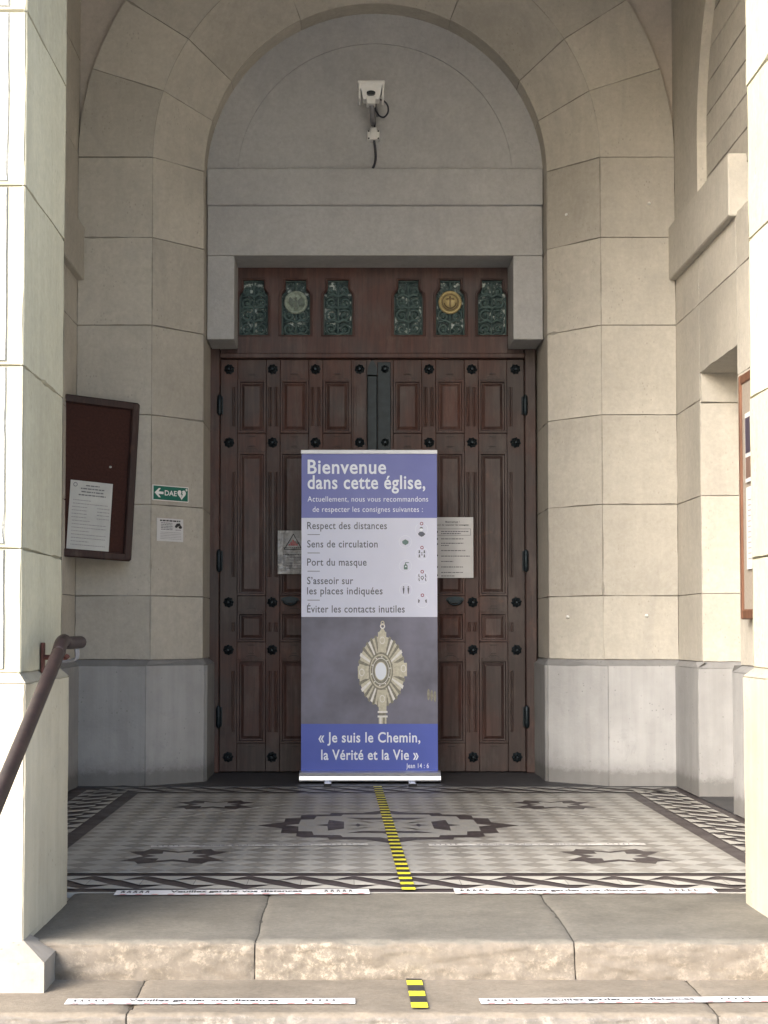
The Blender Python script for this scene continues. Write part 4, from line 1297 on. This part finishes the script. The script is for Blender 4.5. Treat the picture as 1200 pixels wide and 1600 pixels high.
for P0, P1 in ((A, B_), (B_, C_), (C_, A)):
    n_ = 8
    for k in range(n_):
        a = (P0[0] + (P1[0] - P0[0]) * k / n_, P0[1] + (P1[1] - P0[1]) * k / n_); b = (P0[0] + (P1[0] - P0[0]) * (k + 1) / n_, P0[1] + (P1[1] - P0[1]) * (k + 1) / n_)
        spoly([(a[0], a[1]), (b[0], b[1]), (b[0] - .0 + (458.3 - b[0]) * .12, b[1] + (851 - b[1]) * .12), (a[0] + (458.3 - a[0]) * .12, a[1] + (851 - a[1]) * .12)], 3)
for i, x in enumerate((451, 454, 457, 460, 463)):
    tp = 852 - 9 * (1 - abs(x - 457.5) / 8)
    spoly([(x, 852.5), (x + 2.0, 852.5), (x + 1.8, tp), (x + .2, tp)], 4)
for i, py in enumerate((856, 866.5, 871, 875, 880, 884, 888)):
    r = random.Random(i); x = 443 if i < 2 else 448
    while x < 472:
        w = r.uniform(1, 3.5)
        spoly([(x, py + .7), (min(x + w, 473), py + .7), (min(x + w, 473), py - .5), (x, py - .5)], 3 if i < 2 else 1)
        x += w + .8
tx.build("lettering", PM, slv)

# signs on the left splay
th = atan2(D_S - D_A, R_O - R_I)            # angle of the left splay from the picture plane
def splay_pt(px, py):
    u, dy, dz_ = ray(px, py)
    # plane through (AX-R_O, D_A) with direction (cos th, sin th)
    px0, py0 = AX - R_O, D_A - 0.004
    nx_, ny_ = sin(th), -cos(th)
    t_ = (px0 * nx_ + py0 * ny_) / (u * nx_ + dy * ny_)
    return Vector((u * t_, dy * t_, EYE + dz_ * t_))
a, b = splay_pt(238, 781), splay_pt(294, 757)
wS = hypot(b.x - a.x, b.y - a.y)
hS = splay_pt(238, 757).z - a.z
sign = empty("defibrillator_sign", a, (0, 0, th))
tag(sign, "green DAE defibrillator arrow sign with white heart on the left splay", "sign")
mb = MB()
mb.box(0, wS, -0.003, 0.003, 0, hS, 1)
mb.build("plate", [M['green'], M['white']], sign)
mb = MB()
mb.box(wS * .02, wS * .98, -0.0045, -0.0035, hS * .05, hS * .95, 0)
yy = -0.006
mb.face([(wS * a_, yy, hS * b_) for a_, b_ in ((.045, .5), (.16, .8), (.215, .8), (.15, .58), (.29, .58), (.29, .42), (.15, .42), (.215, .2), (.16, .2))], 1)
put_text(mb, "DAE", wS * .325, wS * .66, hS * .36, hS * .32, yy, 1, .02)
hx, hz, hr = wS * .80, hS * .5, hS * .34
heart = []
for k in range(28):
    t_ = 2 * pi * k / 28
    heart.append((hx + hr / 15 * 16 * sin(t_) ** 3, yy, hz + hr / 15 * (13 * cos(t_) - 5 * cos(2 * t_) - 2 * cos(3 * t_) - cos(4 * t_))))
mb.face(heart[::-1], 1)
mb.face([(hx + hr * a_, yy - .001, hz + hr * b_) for a_, b_ in ((-.1, .5), (-.28, -.08), (.0, -.02), (-.1, -.75), (.3, .12), (.05, .08), (.2, .45))], 0)
for (wa, ha) in ((.05, .015), (.015, .05)):
    mb.face([(wS * .935 + wS * wa * i_, yy, hS * .82 + wS * ha * j_) for i_, j_ in ((-.6, -.6), (.6, -.6), (.6, .6), (-.6, .6))], 1) if wa > ha else mb.face([(wS * .935 + wS * wa * i_, yy - .0006, hS * .82 + wS * ha * j_) for i_, j_ in ((-.6, -.6), (.6, -.6), (.6, .6), (-.6, .6))], 1)
mb.build("lettering", [M['green'], M['white']], sign)

a, b = splay_pt(245, 845), splay_pt(286, 811)
wN = hypot(b.x - a.x, b.y - a.y); hN = splay_pt(245, 809).z - a.z
cn = empty("camera_notice", a, (0, 0, th))
tag(cn, "small white video surveillance notice with camera drawing below the green sign", "notice")
mb = MB(); mb.box(0, wN, -0.0025, 0.001, 0, hN, 0); mb.build("plate", PM, cn)
mb = MB(); yy = -0.004
words(mb, wN * .1, wN * .9, hN * .87, hN * .06, yy, 3, 3)
for i, v in enumerate((.78, .71, .64, .57, .50)): words(mb, wN * .14, wN * .58, hN * v, hN * .032, yy, 1, 20 + i)
for i, v in enumerate((.38, .31, .24, .17, .1)): words(mb, wN * .12, wN * .92, hN * v, hN * .022, yy, 2, 40 + i)
for q_ in ([(.68, .70), (.74, .80), (.86, .82), (.9, .72), (.8, .68), (.74, .62)], [(.8, .66), (.9, .72), (.95, .66), (.92, .58), (.84, .58)], [(.70, .60), (.66, .68), (.72, .70), (.76, .62)]):
    mb.face([(wN * a_, yy - .0004 * (1 + q_[0][0]), hN * b_) for a_, b_ in q_][::-1], 3)
words(mb, wN * .7, wN * .9, hN * .5, hN * .025, yy, 1, 77)
mb.build("lettering", PM, cn)

# notice board hung askew in the left corner
DBd = 9.22
brx, brz1 = X_(215, 632, DBd + .06), Z_(632, DBd + .06)
wB, hB = 0.60, 0.955
yaw, rol = radians(28), radians(3.0)
board = empty("notice_board", (brx, DBd + .06, brz1), (0, rol, yaw))
tag(board, "dark brown framed notice board hanging askew on the left wall", "board")
mb = MB()
mb.box(-wB, 0, -0.01, 0.05, -hB, 0, bev=0.003)
fr = 0.045
mb.box(-wB, 0, -0.035, -0.008, -fr, 0.004, bev=0.008); mb.box(-wB, 0, -0.035, -0.008, -hB - .004, -hB + fr, bev=0.008)
mb.box(-fr, 0.004, -0.0375, -0.008, -hB, 0, bev=0.008); mb.box(-wB - .004, -wB + fr, -0.0375, -0.008, -hB, 0, bev=0.008)
mb.build("frame", M['board_wood'], board)
mb = MB(); mb.box(-wB + fr * .9, -fr * .9, -0.0135, -0.005, -hB + fr * .9, -fr * .9); mb.build("cork_panel", M['cork'], board)
mb = MB(); mb.lathe_y(-.155, -0.0135, -0.40, [(0.007, 0), (0.006, 0.008), (0.003, 0.012)], 12); mb.build("drawing_pin", M['white_plastic'], board)

def board_local(u, w, y): 
    m = Matrix.Translation(board.location) @ board.rotation_euler.to_matrix().to_4x4()
    return m @ Vector((u, y, w))
pw, ph = 0.262, 0.425
pl_ = board_local(-0.155 - pw + .018, -hB + .03, -0.016)
pap2 = empty("announcement_sheet", pl_, (0, rol + radians(0.4), yaw))
tag(pap2, "long white typed sheet pinned low on the dark brown board", "notice")
mb = MB()
ng = 10
for i in range(ng):
    for j in range(ng):
        mb.face([(a / ng * pw, -0.001 - 0.02 * max(0, .16 - b / ng) * (a / ng) - .003 * sin(3 * a / ng), b / ng * ph) for a, b in ((i, j), (i + 1, j), (i + 1, j + 1), (i, j + 1))], 5, 1, True)
mb.build("sheet", PM, pap2)
mb = MB(); yy = -0.0075
for i, (v, x0, x1, hh, mt) in enumerate([(.93, .36, .68, .016, 1), (.885, .24, .8, .016, 1), (.84, .26, .78, .016, 1), (.795, .2, .84, .016, 1)]): words(mb, pw * x0, pw * x1, ph * v, ph * hh, yy, mt, i)
for i in range(14):
    v = .72 - i * .048
    if 2 <= i <= 5:
        words(mb, pw * .06, pw * .42, ph * v, ph * .011, yy, 2, 60 + i); words(mb, pw * .66, pw * .95, ph * v, ph * .011, yy, 2, 80 + i)
    else: words(mb, pw * .08, pw * (.9 if i % 3 else .5), ph * v, ph * .011, yy, 2, 100 + i)
mb.ring(pw * .11, ph * .94, pw * .035, pw * .05, yy, 16, 1)
mb.build("lettering", PM, pap2)

# framed display on the right side wall, near jamb
xw = XR
fb = empty("display_board", (xw, 7.70, Z_(968, 7.70)), (0, 0, 0))
tag(fb, "orange brown framed display case of posters on the right side wall", "board")
hF = Z_(588, 7.70) - Z_(968, 7.70)
mb = MB()
L0, L1 = -1.25, 0.0
mb.box(-0.06, 0.0, L1 - .034, L1, 0, hF, bev=0.006); mb.box(-0.06, 0.0, L0, L0 + .045, 0, hF, bev=0.006)
mb.box(-0.0575, 0.0, L0 + .044, L1 - .033, 0.0, .05, bev=0.006); mb.box(-0.0575, 0.0, L0 + .044, L1 - .033, hF - .05, hF, bev=0.006)
mb.build("frame", M['board_wood2'], fb)
mb = MB(); mb.box(-0.050, -0.004, L0 + .04, L1 - .04, .04, hF - .04); mb.build("felt_panel", M['felt'], fb)
def poster(name, label, y0, y1_, z0, z1, dark):
    r = empty(name, (xw - 0.052, 7.70 + y1_, fb.location.z + z0))
    tag(r, label, "poster")
    w = y1_ - y0; h = z1 - z0
    m_ = MB()
    n_ = 12
    for i in range(n_):
        fn = lambda u: -0.004 - 0.010 * max(0, .25 - u) - 0.004 * sin(u * 6)
        a, b = i / n_, (i + 1) / n_
        m_.face([(fn(a), -a * w, 0), (fn(b), -b * w, 0), (fn(b), -b * w, h), (fn(a), -a * w, h)], 0, 1, True)
    m_.build("sheet", [M['paper']], r)
    m_ = MB()
    q = lambda a, b, c, d, mt: m_.face([(-0.0095, -a * w, c * h), (-0.0095, -b * w, c * h), (-0.0095, -b * w, d * h), (-0.0095, -a * w, d * h)], mt)
    if dark:
        q(.05, .95, .42, .93, 1); q(.05, .95, .06, .36, 2)
    else:
        for k in range(12): q(.12, .6 + .3 * ((k * 37) % 10) / 10, .12 + k * .065, .135 + k * .065, 3)
    m_.build("picture", [M['paper'], plain("poster_purple", (0.055, 0.045, 0.07), 0.5), plain("poster_warm", (0.17, 0.11, 0.09), 0.5), M['ink_light']], r)
    return r
poster("poster", "small dark illustrated poster pinned at the top of the right display case", -0.45, -0.12, hF * .55, hF * .83, True)
poster("poster", "white typed poster curling at one edge low in the right display case", -0.47, -0.13, hF * .2, hF * .53, False)

# ================================================================== surveillance camera over the door
ycam = D_T + 0.01
kc = ycam / F
def cp(px, py, out=0.0):
    x, z = at(px, py, ycam - out)
    return (x, ycam - out, z)
c0 = cp(583, 205, 0)
svc = empty("security_camera", c0)
tag(svc, "white wedge-shaped camera housing with looped cable in the arched tympanum", "camera")
O3 = tuple(svc.location)
mb = MB()
out = 0.30
kk = (ycam - out) / F
hc = Vector(cp(580, 147, out))
w1, w0, hh = 21.5 * kk, 15.5 * kk, 26 * kk
ztop = hc.z + 18 * kk
mb.box(hc.x - w1, hc.x + w1, hc.y - 0.05, hc.y + 0.09, ztop - 5 * kk, ztop, bev=0.004)          # sun hood
lo = [(hc.x - w0 * .82, hc.y - .02), (hc.x + w0 * .82, hc.y - .02), (hc.x + w0 * .82, hc.y + .06), (hc.x - w0 * .82, hc.y + .06)]
hi = [(hc.x - w1 * .84, hc.y - .045), (hc.x + w1 * .84, hc.y - .045), (hc.x + w1 * .84, hc.y + .08), (hc.x - w1 * .84, hc.y + .08)]
z0_, z1_ = hc.z - 10 * kk, ztop - 5 * kk
for k in range(4):
    k2 = (k + 1) % 4
    mb.face([(*lo[k], z0_), (*lo[k2], z0_), (*hi[k2], z1_), (*hi[k], z1_)])
mb.face([(*p, z0_) for p in lo][::-1])
for s in (1, -1):                                     # side cheeks
    mb.box(hc.x + s * w1 * .86 - .006, hc.x + s * w1 * .86 + .006, hc.y - .045, hc.y + .075, z0_ - .008, z1_, bev=0.002)
mb.build("housing", M['white_plastic'], svc, O3)
mb = MB()
zz = hc.z - 2 * kk
mb.prism([(hc.x - .002 + 7 * kk * cos(a), zz + 3.4 * kk * sin(a)) for a in [2 * pi * k / 18 for k in range(18)]], hc.y - 0.052, hc.y - 0.01)
mb.build("lens", M['lens'], svc, O3)
mb = MB()
mb.box(hc.x - 7.5 * kk, hc.x + 6.5 * kk, hc.y - .03, hc.y + .05, z0_ - .03, z0_ + .02, bev=0.003)
mb.build("mount_bracket", M['white_plastic'], svc, O3)
mb = MB()
wall_pt = cp(583, 195, .02)
mb.tube([(hc.x + .004, hc.y + .02, z0_ - .02), (hc.x + .006, hc.y + .03, z0_ - .07), (wall_pt[0] - .005, ycam - .2, z0_ - .11), (wall_pt[0], ycam - .06, wall_pt[2] + .03), wall_pt], 0.017, 10)
mb.tube([(wall_pt[0] + .03, ycam - .03, wall_pt[2] + .05), (wall_pt[0] + .012, ycam - .09, wall_pt[2] + .12)], 0.009, 8)
mb.build("arm", M['grey_metal'], svc, O3)
mb = MB()
b0 = cp(583.5, 212, .03)
mb.box(b0[0] - 9.5 * kc, b0[0] + 9.5 * kc, ycam - .055, ycam, b0[2] - 8 * kc, b0[2] + 7 * kc, bev=0.004)
mb.box(b0[0] - 5 * kc, b0[0] + 5 * kc, ycam - .075, ycam - .05, b0[2] - 9 * kc, b0[2] + 10 * kc, bev=0.004)
for sx_ in (1, -1):
    for sz_ in (1, -1): mb.lathe_y(b0[0] + sx_ * 7.5 * kc, ycam - .055, b0[2] - .002 + sz_ * 5.8 * kc, [(0.006, 0), (0.005, 0.004)], 8, 1)
mb.build("junction_box", [M['white_plastic'], M['black_plastic']], svc, O3)
mb = MB()
loop = [cp(591, 155, out - .05), cp(600, 158, out - .06), cp(606, 166, out - .08), cp(606, 176, .2), cp(600, 183, .17), cp(593, 181, .14), cp(588, 174, .13), cp(586, 168, .13), cp(585, 180, .1), cp(586, 192, .06), cp(584.5, 204, .06)]
def smooth_path(p, n=5):
    p = [Vector(q) for q in p]; outp = []
    for i in range(len(p) - 1):
        a, b, c, d = p[max(i - 1, 0)], p[i], p[i + 1], p[min(i + 2, len(p) - 1)]
        for k in range(n):
            t_ = k / n
            outp.append(0.5 * ((2 * b) + (c - a) * t_ + (2 * a - 5 * b + 4 * c - d) * t_ ** 2 + (3 * b - a - 3 * c + d) * t_ ** 3))
    outp.append(p[-1]); return outp
mb.tube(smooth_path(loop), 0.0055, 8)
mb.tube(smooth_path([cp(584.5, 219, .04), cp(586, 230, .03), cp(587, 243, .02), cp(586, 254, .025), cp(582.5, 263, .04)]), 0.008, 8)
mb.build("cable", M['cable'], svc, O3)

# ================================================================== handrail on the left pier
rx = -0.905
def rail_pt(px, py):
    D = rx * F / (px - VPX)
    return (rx, D, Z_(py, D))
top = rail_pt(96, 1010); low = rail_pt(2, 1243)
dirv = (Vector(low) - Vector(top)).normalized()
end = (rx, rail_pt(126, 1003)[1], Z_(1003.5, rail_pt(126, 1003)[1]))
hr = empty("handrail", (rx, top[1], -0.118))
tag(hr, "rusty brown tubular handrail sloping down beside the left pier", "handrail")
OH = tuple(hr.location)
mb = MB()
path = [Vector(low) + dirv * 0.9, Vector(low), Vector(top) + dirv * 0.11, Vector(top) + dirv * 0.05, Vector(top) + Vector((0, .0, .008)), Vector(top) + Vector((0, .05, .018)), Vector((rx, top[1] + .10, end[2])), Vector(end)]
mb.tube(path[:2] + smooth_path(path[1:], 5)[1:], 0.0215, 14)
mb.build("rail", M['pipe'], hr, OH)
xp_ = xsl + 0.002
Dp = (xp_) * F / (66 - VPX)
mb = MB()
zA, zB = Z_(1051, Dp), Z_(1004, Dp)
mb.box(xp_, xp_ + .008, Dp - .02, Dp + .02, zA, zB, bev=0.002)
zm = Z_(1027, Dp)
mb.tube([(xp_ + .006, Dp, zm), (rx - .004, Dp - .01, zm), (rx, Dp - .015, zm + .004)], 0.0085, 8)
mb.build("bracket", M['rust'], hr, OH)
mb = MB()
mb.tube(smooth_path([(rx, end[1] - .06, end[2] - .018), (rx, end[1] - .055, end[2] - .05), (rx - .03, end[1] - .05, end[2] - .062), (xsl - .001, end[1] - .04, end[2] - .064)]), 0.006, 8)
mb.tube(smooth_path([(rx, end[1] - .09, end[2] - .018), (rx, end[1] - .085, end[2] - .055), (rx - .03, end[1] - .07, end[2] - .064)]), 0.005, 8)
mb.build("bracket", M['grey_metal'], hr, OH)

# ================================================================== floor stickers and tapes
SM = [M['tape_white'], M['black'], M['red'], M['tape_worn'], M['ink']]
def sticker(label, p0, p1, width, z, worn=False, name="distance_sticker", group="keep your distance floor stickers"):
    P0, P1 = Vector((*p0, z)), Vector((*p1, z))
    Ls = (P1 - P0).length
    ang = atan2(P1.y - P0.y, P1.x - P0.x)
    root = empty(name, P0, (0, 0, ang))
    tag(root, label, "sticker", group)
    m_ = MB()
    n_ = 24
    for i in range(n_):
        a, b = Ls * i / n_, Ls * (i + 1) / n_
        wv = lambda u: width * .5 + (0.004 * nz(u, z, 1.7, 30) if worn else 0.0008 * nz(u, z, 1, 20))
        m_.face([(a, -wv(a), 0), (b, -wv(b), 0), (b, wv(b), 0), (a, wv(a), 0)], 3 if worn else 0)
    m_.build("strip", SM, root)
    m_ = MB()
    zt = 0.0006
    place = lambda u, w: (u, w, zt)
    put_text(m_, "Veuillez garder vos distances", Ls * .215, Ls * .735, -width * .06, width * .40, 0, 4 if worn else 1, .03, place)
    m_.build("lettering", SM, root)
    for c0_ in (.03, .83):
        m_ = MB()
        for k in range(5):
            cx = Ls * (c0_ + k * .024); s_ = width * .15
            m_.face([(cx + a * s_ * .6, width * .12 + b * s_, zt) for a, b in ((-.9, -1.4), (-.35, -1.4), (0, -.4), (.35, -1.4), (.9, -1.4), (.5, .1), (1.0, .6), (.3, .5), (0, .9), (-.3, .5), (-1.0, .6), (-.5, .1))], 4 if worn else 1)
            m_.face([(cx + s_ * .35 * cos(t_), width * .12 + s_ * 1.25 + s_ * .3 * sin(t_), zt) for t_ in [2 * pi * j / 8 for j in range(8)]], 4 if worn else 1)
        m_.build("pictogram_row", SM, root)
    if not worn:
        m_ = MB()
        k = 0
        while .02 + k * .062 < .97:
            u = Ls * (.02 + k * .062)
            m_.face([(u, -width * .47, zt), (u + Ls * .024, -width * .47, zt), (u + Ls * .032, -width * .36, zt), (u + Ls * .008, -width * .36, zt)], 2)
            k += 1
        m_.build("red_border", SM, root)
def fp(px, py, z=0.0): return fl(px, py, z)
ZS = -0.118
sticker("white distance sticker on the upper step edge, left of the yellow tape", fp(180, 1396), fp(577, 1394), 0.10, 0.003)
sticker("white distance sticker on the upper step edge, right of the yellow tape", fp(710, 1393.5), fp(1118, 1393), 0.105, 0.003)
sticker("white distance sticker on the lower tan step, left of the short tape", fp(103, 1567, ZS), fp(555, 1566, ZS), 0.064, ZS + .004)
sticker("white distance sticker on the lower tan step, right of the short tape", fp(750, 1566.5, ZS), fp(1206, 1563, ZS), 0.064, ZS + .004)
sticker("scuffed faded distance sticker on the tiles left of the yellow tape", fp(236, 1323.5), fp(575, 1320), 0.052, 0.003, True)
sticker("scuffed faded distance sticker on the tiles right of the yellow tape", fp(670, 1321), fp(1008, 1320), 0.055, 0.003, True)

def hazard(label, p0, p1, width, z, per):
    P0, P1 = Vector((*p0, z)), Vector((*p1, z))
    d = P1 - P0; Ls = d.length; d.normalize()
    root = empty("hazard_tape", P0, (0, 0, atan2(d.y, d.x)))
    tag(root, label, "tape", "black and yellow tapes on the axis of the door")
    m_ = MB()
    m_.face([(0, -width / 2, 0), (Ls, -width / 2, 0), (Ls, width / 2, 0), (0, width / 2, 0)], 0)
    m_.build("strip", [M['black'], M['yellow']], root)
    m_ = MB()
    k = 0
    while k * per + per * .52 < Ls:
        a, b = k * per + per * .05, k * per + per * .49
        m_.face([(a, -width / 2, .0006), (b, -width / 2, .0006), (b, width / 2, .0006), (a, width / 2, .0006)], 1)
        k += 1
    m_.build("yellow_stripe", [M['black'], M['yellow']], root)
hazard("long black and yellow tape running over the tiles from banner to step", fp(639, 1392), fp(589.5, 1228), 0.050, 0.0034, 0.118)
hazard("short black and yellow tape piece on the lower tan step", fp(656.5, 1578, ZS), fp(646, 1529.5, ZS), 0.047, ZS + .0045, 0.138)

def residue(label, p0, p1):
    P0, P1 = Vector((*p0, 0.0028)), Vector((*p1, 0.0028))
    d = (P1 - P0); Ls = d.length
    root = empty("tape_residue", P0, (0, 0, atan2(d.y, d.x)))
    tag(root, label, "tape", "worn strips of old tape on the tiles")
    m_ = MB()
    n_ = 60
    for i in range(n_):
        a, b = Ls * i / n_, Ls * (i + 1) / n_
        wv = lambda u: 0.009 + 0.009 * nz(u, P0.x, 3.3, 34)
        m_.face([(a, -max(.001, wv(a)), 0), (b, -max(.001, wv(b)), 0), (b, max(.001, wv(b + .3)), 0), (a, max(.001, wv(a + .3)), 0)])
    o_ = m_.build("strip", M['residue'], root)
residue("worn pale tape line slanting across the tiles on the left", fp(204, 1286.5), fp(446, 1257.5))
residue("worn pale tape line slanting across the tiles on the right", fp(738, 1257.5), fp(974, 1281.5))

# small fixings left in the stone
for (px, py, lab) in ((1010, 962, "tiny white wall peg in the right flat block above the plinth"), (1014, 318, "tiny white wall peg high on the right flat wall face")):
    mb = MB()
    x, z = at(px, py, D_A)
    mb.lathe_y(x, D_A + .002, z, [(0.011, 0), (0.010, 0.010), (0.005, 0.02)], 10)
    o = mb.build("wall_peg", M['white_plastic'], None, (x, D_A, z)); tag(o, lab, "peg", "white pegs in the right wall")
for (px, py, lab) in ((887, 964, "tiny white wall peg in the right splayed block above the plinth"), (885, 336, "tiny white wall peg high on the right splayed face")):
    tq = (px - VPX) / F
    # right splay: x = AX + R_O - u*nx ; y = D_A + u*ny
    Dq = (AX + R_O + D_A * nx / ny) / (tq + nx / ny)
    x, z = at(px, py, Dq)
    mb = MB()
    mb.lathe_y(x, Dq + .002, z, [(0.011, 0), (0.010, 0.014), (0.005, 0.024)], 10)
    o = mb.build("wall_peg", M['white_plastic'], None, (x, Dq, z)); tag(o, lab, "peg", "white pegs in the right wall")
